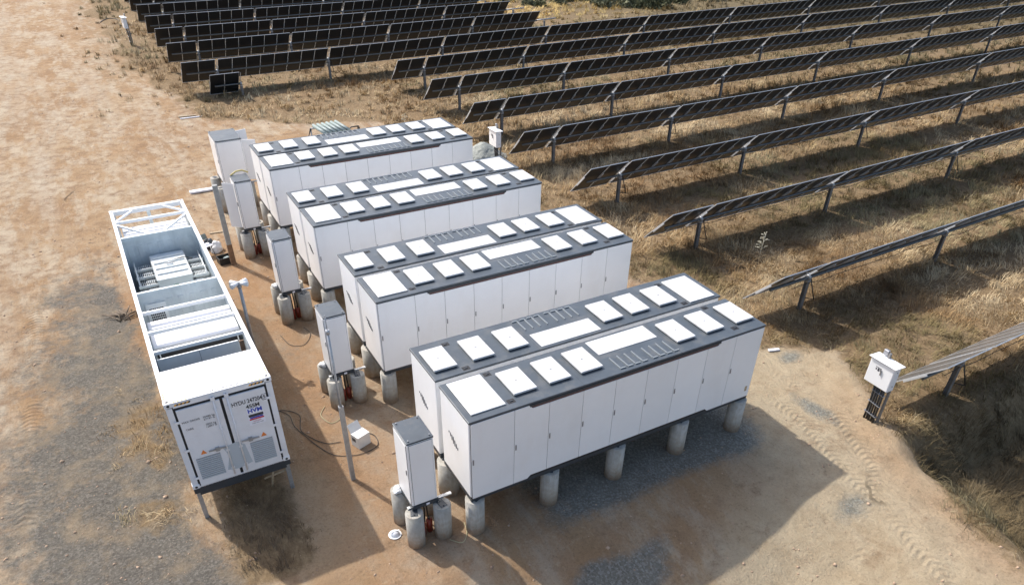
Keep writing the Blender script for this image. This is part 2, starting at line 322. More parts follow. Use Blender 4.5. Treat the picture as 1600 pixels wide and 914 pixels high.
    # tyre treads and clods as relief
    wv = noise(nt, 5, 6, .7, sc=(1, .3, 1))
    h = math_(nt, 'ADD', math_(nt, 'MULTIPLY', fine, .8), math_(nt, 'MULTIPLY', mid, 1.1)); h = math_(nt, 'ADD', h, math_(nt, 'MULTIPLY', wv, math_(nt, 'MULTIPLY', math_(nt, 'ADD', b[0], .35), 1.1)))
    h = math_(nt, 'ADD', h, math_(nt, 'MULTIPLY', finer, .3))
    ta = nt.nodes.new('ShaderNodeAttribute'); ta.attribute_name = 'tread'; tsx = nt.nodes.new('ShaderNodeSeparateXYZ'); L(ta.outputs['Vector'], tsx.inputs[0])
    sn = math_(nt, 'SINE', math_(nt, 'MULTIPLY', tsx.outputs[1], 2*math.pi/.21)); tr = math_(nt, 'MULTIPLY', tsx.outputs[0], math_(nt, 'ADD', math_(nt, 'MULTIPLY', sn, .22), -.25)); h = math_(nt, 'ADD', h, tr)
    bp = nt.nodes.new('ShaderNodeBump'); bp.inputs['Strength'].default_value = .9; bp.inputs['Distance'].default_value = .07; L(h, bp.inputs['Height']); L(bp.outputs[0], p.inputs['Normal'])
    return m
gm.materials.append(ground_mat())
go = bpy.data.objects.new('ground', gm); COL.objects.link(go); go['kind'] = 'structure'
go['label'] = 'bare orange dirt with grey gravel, wheel tracks and a dry field'
def gz(x, y): return GZ+float(ground_h(np.array([float(x)]), np.array([float(y)]))[0])
# ------------------------------------------------------------ dry grass (uncountable)
def grass():
    # (x0,x1,y0,y1, blades per m2, length, width)
    zones = [(-9, 24, -9, 12, 230, .36, .015), (24, 34, -9, 12, 140, .38, .020), (34, 60, -9, 12, 80, .40, .028), (9, 40, 12, 26, 120, .38, .022), (40, 60, 12, 30, 60, .42, .032), (-6, 60, 26, 50, 60, .42, .032),
             (60, 100, 20, 60, 20, .5, .04), (-7, 60, 50, 75, 22, .5, .04), (60, 110, 60, 90, 10, .6, .06), (-8, 60, 75, 105, 10, .6, .06)]
    PX, PY, LN, WD = [], [], [], []
    for x0, x1, y0, y1, d, ln, wd in zones:
        n = int((x1-x0)*(y1-y0)*d); nc = max(1, n//14)
        cx = rng.uniform(x0, x1, nc); cy = rng.uniform(y0, y1, nc); keep = rng.random(nc) < grass_density(cx, cy)**1.2
        cx, cy = cx[keep], cy[keep]; sp = .07+.10*rng.random(len(cx))
        px = (cx[:, None]+rng.normal(0, 1, (len(cx), 14))*sp[:, None]).ravel(); py = (cy[:, None]+rng.normal(0, 1, (len(cx), 14))*sp[:, None]).ravel()
        cl = np.repeat(ln*(.45+.95*rng.random(len(cx))), 14)
        PX.append(px); PY.append(py); LN.append(cl*(.6+.6*rng.random(len(px)))); WD.append(np.full(len(px), wd))
    x = np.concatenate(PX); y = np.concatenate(PY); L = np.concatenate(LN); W = np.concatenate(WD); n = len(x); print('blades', n)
    z = GZ+ground_h(x, y)-.01
    tall = fbm(x, y, 4.5, 3, 55); L = L*(.55+1.0*tall)
    L = np.where(x < -3, L*.62, L)
    swirl = fbm(x, y, 2.6, 3, 60)*math.pi*5+rng.normal(0, .7, n); lean = np.clip(rng.normal(.85, .35, n), .05, 1.5)*(.5+fbm(x, y, 1.7, 3, 62))
    dx, dy = np.cos(swirl), np.sin(swirl); hx, hy = -dy, dx
    def pt(t, bend): # along blade
        a = lean*bend; return np.stack([x+dx*np.sin(a)*L*t, y+dy*np.sin(a)*L*t, z+np.cos(np.minimum(a, 1.5))*L*t], -1)
    b0 = np.stack([x, y, z], -1); m_ = pt(.55, .7); tp = pt(1., 1.15); side = np.stack([hx, hy, np.zeros(n)], -1)*W[:, None]/2
    V = np.stack([b0-side, b0+side, m_+side*.8, m_-side*.8, tp], 1).reshape(-1, 3)
    i = np.arange(n)*5; T = np.stack([i, i+1, i+2, i, i+2, i+3, i+3, i+2, i+4], 1).reshape(-1, 3)
    me = fastmesh('dry_grass', V, T, 3)
    hue = np.clip(fbm(x, y, 3.0, 4, 70)+rng.normal(0, .12, n), 0, 1)[:, None]
    straw = np.array([.40, .275, .135]); rust = np.array([.215, .125, .055]); olive = np.array([.125, .12, .055]); pale_ = np.array([.56, .44, .27]); gold = np.array([.66, .48, .19])
    c = np.where(hue < .48, rust+(straw-rust)*np.clip((hue-.3)/.18, 0, 1), straw+(pale_-straw)*np.clip((hue-.48)/.25, 0, 1))
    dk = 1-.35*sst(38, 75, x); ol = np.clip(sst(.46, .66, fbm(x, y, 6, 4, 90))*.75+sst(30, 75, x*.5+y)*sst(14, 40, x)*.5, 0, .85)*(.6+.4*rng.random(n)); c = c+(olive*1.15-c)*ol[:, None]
    br = np.exp(-((x+4.7)/1.2)**4)*sst(8, 4, y); c = c+(np.array([.085, .055, .035])-c)*(br*.85)[:, None]; dip_shade = sst(12, 13.5, x)*sst(-2.3, -3.4, y); c = c+(np.array([.075, .055, .028])-c)*(dip_shade*(.7+.25*rng.random(n)))[:, None]; gd = sst(58, 64, y)*sst(33, 38, x)*sst(60, 50, x); c = c+(gold-c)*(gd*.95)[:, None]  # grass in the near right dip: dark growth, deepened to paint the shadow wider
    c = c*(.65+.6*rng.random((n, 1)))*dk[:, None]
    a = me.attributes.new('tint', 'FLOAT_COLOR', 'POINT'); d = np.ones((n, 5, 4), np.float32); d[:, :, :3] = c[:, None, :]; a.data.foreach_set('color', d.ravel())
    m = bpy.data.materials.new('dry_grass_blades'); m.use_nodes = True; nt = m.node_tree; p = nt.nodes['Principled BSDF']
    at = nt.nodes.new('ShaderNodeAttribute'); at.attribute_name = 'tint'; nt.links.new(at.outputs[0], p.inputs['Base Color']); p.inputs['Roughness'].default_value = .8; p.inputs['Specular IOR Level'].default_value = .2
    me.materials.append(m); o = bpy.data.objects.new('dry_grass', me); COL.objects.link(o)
    tag(o, 'matted straw-coloured dry grass covering the solar field', 'grass', kind='stuff')
grass()
def clods():    # loose stones and clods scattered over the bare soil
    n = 9000; x = np.concatenate([rng.uniform(-12, 14, n), rng.uniform(-9, 14, n//2)]); y = np.concatenate([rng.uniform(-8, 30, n), rng.uniform(30, 50, n//2)])
    k = rng.random(len(x)) < (1-field_mask(x, y))*(.25+.75*sst(.45, .65, fbm(x, y, 3, 4, 33))); x, y = x[k], y[k]; n = len(x)
    r = np.minimum(rng.lognormal(-3.95, .6, n), .085); z = GZ+ground_h(x, y)
    base = np.array([[1, 0, 0], [0, 1, 0], [-1, 0, 0], [0, -1, 0], [0, 0, .8], [0, 0, -.8]], float)
    j = base[None]*(1+rng.uniform(-.35, .35, (n, 6, 1))); a = rng.uniform(0, 6.3, n); c, s = np.cos(a), np.sin(a)
    P = np.stack([j[:, :, 0]*c[:, None]-j[:, :, 1]*s[:, None], j[:, :, 0]*s[:, None]+j[:, :, 1]*c[:, None], j[:, :, 2]], -1)*r[:, None, None]+np.stack([x, y, z], -1)[:, None]
    i = np.arange(n)*6; T = []
    for q in range(4): T += [[q, (q+1) % 4, 4], [(q+1) % 4, q, 5]]
    T = (i[:, None, None]+np.array(T)[None]).reshape(-1, 3); me = fastmesh('loose_stones', P.reshape(-1, 3), T, 3)
    me.materials.append(mat('clod_soil', (.40, .28, .19), .95, var=.4, scale=3)); o = bpy.data.objects.new('loose_stones', me); COL.objects.link(o)
    tag(o, 'small loose stones and clods strewn over the bare dirt', 'stones', kind='stuff')
clods()
# ------------------------------------------------------------ battery containers (pairs back to back)
BL, BW, BH = 9.336, 1.676, 2.463
def battery(label):
    t = thing('battery_container', label, 'battery container', group='white battery containers')
    MB().box(.012, BL-.012, .03, BW-.03, 0, 2.4, .035, seg=3).build('body', M['white'], t)
    MB().box(.0, BL, -.012, BW+.0, 2.402, BH, .012, seg=2).build('roof', M['roof'], t)
    MB().box(.05, BL-.05, -.006, .028, .02, 2.398).build('seam_backing', M['seam'], t)
    xs = [.0, 1.22, 2.2, 3.2, 4.2, 5.21, 6.22, 7.24, 8.26, BL]; TOP, TOPm, BOT, BOTm = 2.392, 2.285, .006, .095; xa, xb = 1.62, 7.70
    for i in range(9):
        a, b = xs[i]+.006+(.04 if i == 0 else 0), xs[i+1]-.006-(.04 if i == 8 else 0)
        if i in (0, 8): P = [(a, BOT), (b, BOT), (b, TOP), (a, TOP)]
        elif i == 1: P = [(a, BOT), (xa, BOT), (xa+.1, BOTm), (b, BOTm), (b, TOPm), (xa+.1, TOPm), (xa, TOP), (a, TOP)]
        elif i == 7: P = [(a, BOTm), (xb-.1, BOTm), (xb, BOT), (b, BOT), (b, TOP), (xb, TOP), (xb-.1, TOPm), (a, TOPm)]
        else: P = [(a, BOTm), (b, BOTm), (b, TOPm), (a, TOPm)]
        d = MB().prism(P, 'y', -.022, -.007).build('door', M['white'], t)
        hx = a+.04
        m = MB().box(hx-.018, hx+.018, -.034, -.0225, 1.13, 1.30, .004); m.box(hx-.008, hx+.008, -.046, -.034, 1.15, 1.24); m.build('door_handle', M['handle'], d)
    MB().box(xa+.09, xb-.09, -.010, -.0065, 2.29, 2.345).build('gutter_strip', M['red'], t)
    MB().box(xa+.02, xb-.02, -.030, -.008, 2.347, 2.40).build('gutter_lip', M['steel_dark'], t)
    m = MB().box(.02, BL-.02, .02, .12, -.13, -.003).box(.02, BL-.02, BW-.12, BW-.02, -.13, -.003)
    for x in (.02, 2.35, 4.6, 6.8, BL-.14): m.box(x, x+.12, .12, BW-.12, -.12, -.004)
    m.build('base_frame', M['steel_dark'], t)
    zt = BH
    MB().box(.17, 1.10, .20, 1.60, zt+.001, zt+.035, .012, seg=2).build('large_cover', M['hatch'], t)
    for x0, x1 in ((1.42, 2.07), (2.43, 3.07), (3.37, 4.03), (6.46, 7.09), (7.49, 8.12), (8.57, 9.22)):
        MB().box(x0+.02, x1-.02, .40, 1.36, zt+.001, zt+.03).build('hatch_curb', M['steel_dark'], t)
        h = MB().box(x0, x1, .38, 1.38, zt+.03, zt+.085, .008).build('hatch', M['hatch'], t)
        m = MB()
        for k in range(5): m.cyl((x0+.03, .48+k*.2, zt+.084), (x0+.03, .48+k*.2, zt+.091), .009, n=6)
        m.box(x0+.30, x0+.35, .87, .89, zt+.0855, zt+.092); m.build('hatch_fixing', M['handle'], h)
    MB().box(4.27, 6.19, .92, 1.585, zt+.001, zt+.012, .003).build('flat_cover', M['hatch'], t)
    m = MB()
    for k in range(8):
        x = 4.40+k*.235+(.10 if k > 3 else 0)
        m.box(x, x+.024, .16, .66, zt, zt+.03).box(x+.0, x+.16, .12, .15, zt, zt+.03)
    m.build('roof_ribs', M['rib'], t)
    for x in (1.27, 8.41):
        for y in (.27, 1.53):
            m = MB().box(x-.10, x+.10, y-.08, y+.08, zt+.001, zt+.004); m.build('lifting_pocket', M['hole'], t)
            MB().box(x-.03, x+.05, y-.02, y+.02, zt+.005, zt+.02).build('lifting_lug', M['steel_dark'], children(t)[-1])
    for x0, x1 in ((-.001, .0118), (BL-.0118, BL+.001)):
        m = MB(); fl = x0 > 1
        for k in range(7):
            y = (1.17-k*.082) if not fl else (BW-1.19+k*.082); top = 1.38-.008*k-max(0, k-3)*.05; ln = (.05, .11, .17, .22, .19, .14, .08)[k]
            m.prism([(y, top-ln), (y+.02, top-ln), (y+.02, top), (y, top)], 'x', x0, x1)
        m.build('end_vent', M['slit'], t)
    MB().box(9.10, 9.19, -.0245, -.0225, .22, .40).build('rating_label', M['wood'], t)
    m = MB()
    for x in (3.2, 6.3):
        m.box(x, x+.004, -.012, BW, zt+.0005, zt+.0022)
    m.build('roof_joint', M['steel_dark'], t)
    return t
BLK = [(0, 0, 0), (.093, 6.357, -.05), (.024, 12.375, -.021), (.034, 18.606, .005)]
nm = ['nearest', 'second', 'third', 'farthest']
desc = ['nearest pair', 'second pair from the camera', 'third pair from the camera', 'farthest pair']
B0 = None
for i, (x, y, z) in enumerate(BLK):
    la = 'front white battery container of the '+desc[i]+', doors in view'; lb = 'rear white battery container of the '+desc[i]+', behind its twin'
    if B0 is None: a = B0 = battery(la)
    else: a = dup(B0, (x, y, z), 0, la)
    b = dup(B0, (x+BL, y+2*BW+.2, z), math.pi, lb)
# piers
def pier(label, x, y, top, r=.25, group='round concrete piers'):
    g = gz(x, y)-.15
    t = thing('concrete_pier', label, 'concrete pier', (x, y, g), random.uniform(0, 6), group)
    MB().cyl((0, 0, 0), (0, 0, top-g), r, r, 32, bev=.012).build('shaft', M['conc'], t)
    m = MB().box(-.13, .13, -.09, .09, top-g+.001, top-g+.014)
    for s in (-1, 1): m.cyl((s*.09, 0, top-g+.014), (s*.09, 0, top-g+.04), .016, n=6)
    m.build('anchor_plate', M['steel_dark'], t)
    return t
PX = [.17, 2.42, 4.6, 6.88, 9.13]; pos = ['first', 'second', 'third', 'fourth', 'fifth']; bn = ['nearest', 'second', 'third', 'farthest']
for i, (x, y, z) in enumerate(BLK):
    for r_, (yy, rn) in enumerate(((.13, 'front'), (1.776, 'middle'), (3.42, 'back'))):
        for k, px in enumerate(PX):
            if i > 0 and r_ == 2 and k > 0: continue
            pier('%s concrete pier from the left in the %s row under the %s battery pair' % (pos[k], rn, bn[i]), x+px, y+yy, z-.145, .25 if r_ != 1 else .29)
# ------------------------------------------------------------ tall narrow cabinets
def cabinet(label, W=.68, D=.88, H=2.05, loc=(0, 0, 0), name='control_cabinet'):
    t = thing(name, label, 'cabinet', loc, 0, 'tall white control cabinets')
    MB().box(0, W, 0, D, 0, H-.05, .03, seg=3).build('body', M['white'], t)
    MB().box(-.006, W+.006, -.008, D+.006, H-.049, H, .012, seg=2).build('roof', M['roof'], t)
    MB().box(.045, W-.045, -.004, .02, .04, H-.07).build('seam_backing', M['seam'], t)
    f = MB().box(.052, W-.052, -.016, -.005, .047, H-.077, .003).build('front_panel', M['white'], t)
    MB().box(-.004, .02, .05, D-.05, .04, H-.08).build('seam_backing', M['seam'], t)
    d = MB().box(-.016, -.005, .057, D-.057, .047, H-.087, .003).build('door', M['white'], t)
    MB().box(-.034, -.0165, .12, .15, H*.48, H*.48+.16, .004).build('door_handle', M['handle'], d)
    m = MB()
    for x in (.07, W-.07):
        for y in (.07, D-.07): m.cyl((x, y, H), (x, y, H+.035), .018, n=8)
    m.build('lifting_eye', M['handle'], t)
    m = MB().box(-.02, W+.02, -.02, .08, -.10, -.002).box(-.02, W+.02, D-.08, D+.02, -.10, -.002).box(-.02, .06, .08, D-.08, -.10, -.003).box(W-.06, W+.02, .08, D-.08, -.10, -.003)
    m.build('base_frame', M['steel_dark'], t)
    MB().box(-.10, W+.42, .08, .17, -.145, -.104).build('support_channel', M['galv'], t)
    MB().box(.36, .45, -.0225, -.02, -.085, -.02).build('base_label', M['stick'], t)
    m = MB()
    for q, (x, y) in enumerate(((.25, .3), (.40, .35), (.33, .5), (.5, .45))): m.tube([(x, y, -.1), (x+.02, y, -.6), (x+.03*q-.03, y, -1.3)], .022)
    m.build('cable_bundle', M['cable'], t)
    return t
CAB = [((-1.38, .48, -.04), 'beside the nearest battery pair, hard hat at its foot'), ((-1.34, 7.04, -.13), 'beside the second battery pair, behind the slim mast'),
       ((-1.38, 12.86, -.06), 'beside the third battery pair, standing free with clear sides'), ((-1.36, 19.08, -.035), 'beside the farthest battery pair, its side door hanging open')]
C0 = None
for i, (p, d) in enumerate(CAB):
    lab = 'tall white control cabinet '+d
    c = C0 = cabinet(lab) if C0 is None else C0
    if i: c = dup(C0, p, 0, lab)
    else: c.location = p
    x, y, z = p
    for k, (dx, dy, pn) in enumerate(((.0, -.06, 'near left'), (.74, -.10, 'near right'), (-.02, .88, 'back left'), (.74, .88, 'back right'))):
        pier('%s concrete pier under the cabinet of the %s battery pair' % (pn, bn[i]), x+dx, y+dy, z-.146, .23)
    if i == 3:
        o = MB().box(-.5, 0, -.012, .012, .04, 1.95, .004, rot=Matrix.Rotation(R(-38), 4, 'Z'), piv=(0, 0, 0)).build('open_door', M['white'], c)
        o.location = (-.03, .16, 0); o['label'] = 'side door swung open'
E_ = cabinet('larger white power cabinet behind the farthest battery pair, with its doors open', 1.2, 1.68, 2.03, (-1.05, 24.7, 0), 'power_cabinet')
o = MB().box(0, .62, -.015, .015, .04, 1.95, .004, rot=Matrix.Rotation(R(-25), 4, 'Z'), piv=(0, 0, 0)).build('open_door', M['white'], E_); o.location = (1.21, .05, 0); o['label'] = 'right door swung open'
o = MB().box(0, .55, -.015, .015, 0.04, 1.95, .004, rot=Matrix.Rotation(R(14), 4, 'Z'), piv=(0, 0, 0)).build('open_door', M['white'], E_); o.location = (1.21, 1.5, 0); o['label'] = 'back door swung open'
for dx, dy, pn in ((-.18, .05, 'near left'), (1.15, .1, 'near right'), (-.18, 1.6, 'back left'), (1.15, 1.6, 'back right')):
    pier('%s concrete pier under the larger cabinet behind the farthest pair' % pn, -1.05+dx, 24.7+dy, -.146, .24)
# ------------------------------------------------------------ 40 ft transformer skid container
CW_, CL_, CH_ = 2.47, 12.78, 2.705
def skid():
    t = thing('skid_container', 'long white open-topped transformer container with double doors at its near end', 'shipping container', (-6.038, 3.767, -.1), .003)
    r = .11
    # rails
    m = MB()
    m.box(0, r, .0, CL_, CH_-.13, CH_-.0, .008).box(CW_-r, CW_, 0, CL_, CH_-.13, CH_, .008)
    m.box(r, CW_-r, CL_-.16, CL_, CH_-.15, CH_-.003)
    m.build('top_rails', M['contw'], t)
    for x in (0, CW_-.15):
        for y in (0, CL_-.15): MB().box(x+.004, x+.146, y+.004, y+.146, 0, CH_-.15).build('corner_post', M['contg'], t)
    for x in (-.01, CW_-.17):
        for y in (-.012, CL_-.17):
            for z in (CH_-.12, -.02):
                c = MB().box(x, x+.18, y, y+.18, z, z+.125, .01).build('corner_casting', M['contw'], t)
                mm = MB().cyl((x+.09, y+.09, z+.125), (x+.09, y+.09, z+.129), .035, n=12)
                if y < 1: mm.cyl((x+.09, y, z+.06), (x+.09, y-.004, z+.06), .035, n=12)
                mm.build('casting_hole', M['seam'], c)
    # side walls, corrugated
    for x, s in ((.035, 1), (CW_-.035, -1)):
        P = []; y = .15
        while y < CL_-.15:
            for dy, dx in ((0, 0), (.07, 0), (.14, .03), (.21, .03), (.28, 0)):
                if y+dy < CL_-.15: P.append((x+dx*s, y+dy))
            y += .28
        Q = P+[(a-.004*s, b) for a, b in P[::-1]]
        MB().prism(Q, 'z', .1, CH_-.13).build('side_wall', M['inner'], t)
    m = MB().box(.15, CW_-.15, CL_-.10, CL_-.06, .1, .75).box(CW_/2-.06, CW_/2+.06, CL_-.12, CL_-.04, .75, CH_-.15); m.build('end_frame', M['inner'], t)
    MB().box(.05, CW_-.05, .1, CL_-.1, 0, .12).build('floor', M['floor'], t)
    m = MB().box(0, .12, .0, CL_, -.18, -.0).box(CW_-.12, CW_, .0, CL_, -.18, .0).box(.12, CW_-.12, -.0, .12, -.26, -.0).box(.12, CW_-.12, CL_-.14, CL_, -.18, 0)
    for k in range(1, 16): m.box(.12, CW_-.12, k*.8, k*.8+.06, -.16, -.001)
    m.build('base_frame', M['steel_dark'], t)
    # roof panel near end + header
    MB().box(r, CW_-r, .0, 1.46, CH_-.03, CH_-.004).build('roof_panel', M['contw'], t)
    hd = MB().box(.17, CW_-.17, -.006, .05, CH_-.16, CH_-.033).build('door_header', M['contw'], t)
    # cross beams
    for y, wd in ((11.66, .07), (4.73, .07), (3.57, .09), (2.50, .08)):
        MB().box(r, CW_-r, y-wd/2, y+wd/2, CH_-.10, CH_-.008).build('cross_beam', M['contw'], t)
    def brace(p, q):
        a = Vector((*p, CH_-.05)); b = Vector((*q, CH_-.05)); d = (b-a); L = d.length; ang = math.atan2(d.y, d.x)
        MB().box(0, L, -.035, .035, -.03, .03, rot=Matrix.Translation(a) @ Matrix.Rotation(ang, 4, 'Z'), piv=(0, 0, 0)).build('diagonal_brace', M['contw'], t)
    brace((.08, 11.74), (.72, CL_-.18)); brace((CW_-.08, 11.76), (1.73, CL_-.18)); brace((.08, 11.5), (.95, 10.3)); brace((CW_-.08, 11.5), (1.47, 10.3))
    # partition walls
    for y, nmm in ((10.2, 'far'), (5.98, 'middle')):
        MB().box(.04, CW_-.04, y, y+.05, .1, CH_-.16).box(.11, CW_-.11, y-.03, y+.06, CH_-.16, CH_-.02).build('partition_wall', M['inner'], t)
        m = MB()
        for k in range(7): m.box(.2+k*.32, .2+k*.32+.16, y-.018, y-.001, .15, CH_-.35, .004)
        m.build('partition_rib', M['inner'], t)
    pw = MB().box(.22, .78, 5.925, 5.955, .95, 2.3).build('vent_panel', M['grey'], t)
    m = MB()
    for z0, n_ in ((1.75, 5), (1.1, 3)):
        for i in range(8):
            for j in range(n_): m.box(.30+i*.05, .335+i*.05, 5.914, 5.924, z0+j*.085, z0+.055+j*.085)
    m.build('vent_holes', M['hole'], pw)
    # low voltage partition by roof panel
    p_ = MB().box(.12, 2.18, 2.52, 2.56, .2, 2.42).build('lv_partition', M['grey'], t)
    MB().box(1.165, 1.172, 2.514, 2.519, .2, 2.42).build('panel_joint', M['seam'], p_)
    MB().cyl((.52, 2.518, 1.62), (.52, 2.512, 1.62), .075, n=20).build('round_sign', M['blue'], p_)
    m = MB().prism([(.44, 1.93), (.60, 1.93), (.52, 2.06)], 'y', 2.513, 2.518); m.build('warning_triangle', M['yellow'], p_)
    MB().box(2.20, 2.32, 2.50, 2.54, .2, 2.4).build('busbar_cover', M['rust'], t)
    # door end
    MB().box(.12, CW_-.12, .02, .06, .0, CH_-.16).build('door_backing', M['seam'], t)
    for k, (x0, x1) in enumerate(((.20, 1.195), (1.265, 2.27))):
        d = MB().box(x0, x1, -.03, .018, .05, CH_-.235, .006).build('door', M['contg'], t)
        m = MB()
        for z in (.30, 1.22, 2.1): m.box(x0-.10 if k == 0 else x1-.02, x0+.02 if k == 0 else x1+.10, -.045, -.032, z, z+.07, .003)
        m.build('hinge', M['contg'], d)
        xr = 1.05 if k == 0 else 1.37
        m = MB().cyl((xr, -.055, .12), (xr, -.055, CH_-.1), .019, n=10)
        for z in (.3, .9, 1.6, 2.2): m.box(xr-.045, xr+.045, -.05, -.031, z, z+.06)
        m.box(xr-.05, xr+.05, -.075, -.031, CH_-.20, CH_-.10)
        m.build('lock_rod', M['contg'], d)
        hx0, hx1 = (.62, 1.04) if k == 0 else (1.42, 1.86)
        m = MB().box(hx0, hx1, -.08, -.062, 1.05, 1.085, rot=Matrix.Rotation(R(2), 4, 'Y')).box((hx0+hx1)/2-.05, (hx0+hx1)/2+.05, -.072, -.031, 1.0, 1.12); m.build('lock_handle', M['galv'], d)
        tx = .50 if k == 0 else 1.98
        wt = MB().prism([(tx-.075, 1.02), (tx+.075, 1.02), (tx, 1.15)], 'y', -.034, -.0305).build('warning_triangle', M['orange'], d)
        lx0, lx1 = (.28, .86) if k == 0 else (1.60, 2.17)
        fr = MB().box(lx0-.05, lx1+.05, -.036, -.0305, .20, .98).build('louvre_frame', M['contg'], d)
        m = MB()
        for z in np.arange(.25, .92, .062): m.box(lx0, lx1, -.052, -.0378, z, z+.034)
        MB().box(lx0, lx1, -.0375, -.0362, .245, .935).build('louvre_back', M['galv'], fr)
        m.build('louvre', M['lattice'], fr)
    MB().prism([(.92, .30), (1.05, .75), (.95, 1.02), (1.30, 1.10), (1.48, .95), (1.55, .32), (1.2, .24)], 'y', -.035, -.031).build('lattice_patch', M['lattice'], t)
    MB().box(.13, CW_-.13, .0, .03, -.02, .035).build('door_sill', M['contg'], t)
    R90 = (R(90), 0, 0)
    text('HYDU 247204', .165, t, (1.79, -.0335, 2.20), R90, M['ink'], 'container_number', .003, sx=.74)
    text('5', .13, t, (2.215, -.0335, 2.20), R90, M['ink'], 'check_digit', .003)
    MB().box(2.155, 2.275, -.0325, -.031, 2.11, 2.125).box(2.155, 2.275, -.0325, -.031, 2.28, 2.29).box(2.155, 2.165, -.0325, -.031, 2.11, 2.29).box(2.265, 2.275, -.0325, -.031, 2.11, 2.29).build('digit_box', M['ink'], t)
    text('45SM', .15, t, (1.90, -.0335, 2.03), R90, M['ink'], 'size_code', .004)
    s = MB().box(1.72, 2.12, -.034, -.031, 1.45, 1.97).build('warning_sticker', M['stick'], t)
    text('HVM', .17, s, (1.92, -.036, 1.885), R90, M['blue'], 'sticker_title', .006)
    MB().box(1.74, 2.10, -.0362, -.0345, 1.70, 1.78).build('sticker_band', M['ink'], s); MB().box(1.74, 2.10, -.0362, -.0345, 1.605, 1.65).build('sticker_band', M['redp'], s); MB().box(1.76, 2.08, -.0362, -.0345, 1.655, 1.695).build('sticker_band', M['blue'], s)
    text('DANGER', .05, s, (1.92, -.036, 1.56), R90, M['redp'], 'sticker_text'); text('HIGH VOLTAGE', .04, s, (1.92, -.036, 1.50), R90, M['ink'], 'sticker_text')
    text('MAX GROSS', .075, t, (.45, -.0335, 2.09), R90, M['ink'], 'weight_text'); text('30480 kg\n67197 lb', .075, t, (.86, -.0335, 2.06), R90, M['ink'], 'weight_text')
    text('TARE', .075, t, (.37, -.0335, 1.86), R90, M['ink'], 'weight_text'); text('5850 kg\n12897 lb', .075, t, (.86, -.0335, 1.83), R90, M['ink'], 'weight_text')
    text('HYDU 247204 5 45SM', .12, t, (1.22, .085, CH_-.0015), (0, 0, 0), M['ink'], 'roof_number', 0)
    MB().box(.5, .62, .068, .072, CH_-.004, CH_-.0022).box(1.85, 2.1, .068, .072, CH_-.004, CH_-.0022).build('roof_rule', M['ink'], t)
    for x0 in (.20, CW_-.55):
        m = MB()
        for k in range(4): m.prism([(x0+k*.09, CH_-.105), (x0+.045+k*.09, CH_-.105), (x0+.075+k*.09, CH_-.055), (x0+.03+k*.09, CH_-.055)], 'y', -.009, -.0065)
        m.build('hazard_stripe', M['yellow'], hd)
        m = MB()
        for k in range(4): m.prism([(x0+.045+k*.09, CH_-.105), (x0+.085+k*.09, CH_-.105), (x0+.115+k*.09, CH_-.055), (x0+.075+k*.09, CH_-.055)], 'y', -.009, -.0065)
        m.build('hazard_stripe', M['ink'], hd)
        m = MB()
        for k in range(4): m.box(x0+k*.09, x0+.05+k*.09, .012, .05, CH_-.0035, CH_-.002)
        m.build('roof_hazard_mark', M['yellow'], t)
    for x in (.02, CW_-.06):
        m = MB()
        for k in range(3): m.box(x, x+.04, .22+k*.09, .27+k*.09, CH_-.001, CH_+.002)
        m.build('rail_hazard_mark', M['yellow'], t)
    for k, (x, y) in enumerate([(.08, -.02+.2), (CW_-.08, .2), (.08, 3.2), (CW_-.08, 3.2), (.08, 6.3), (CW_-.08, 6.3), (.08, 9.4), (CW_-.08, 9.4), (.08, 12.5), (CW_-.08, 12.5)]):
        m = MB().box(x-.055, x+.055, y-.045, y-.033, -1.5, -.182).box(x-.055, x+.055, y+.033, y+.045, -1.5, -.182).box(x-.006, x+.006, y-.033, y+.033, -1.5, -.182); m.build('leg', M['galv'], t)
    m = MB().cyl((1.9, .5, -1.25), (2.05, .3, -.28), .03, n=8).cyl((1.75, .4, -.75), (2.35, .3, -.6), .025, n=8); m.build('prop_pole', M['wood'], t)
    return t
skid()
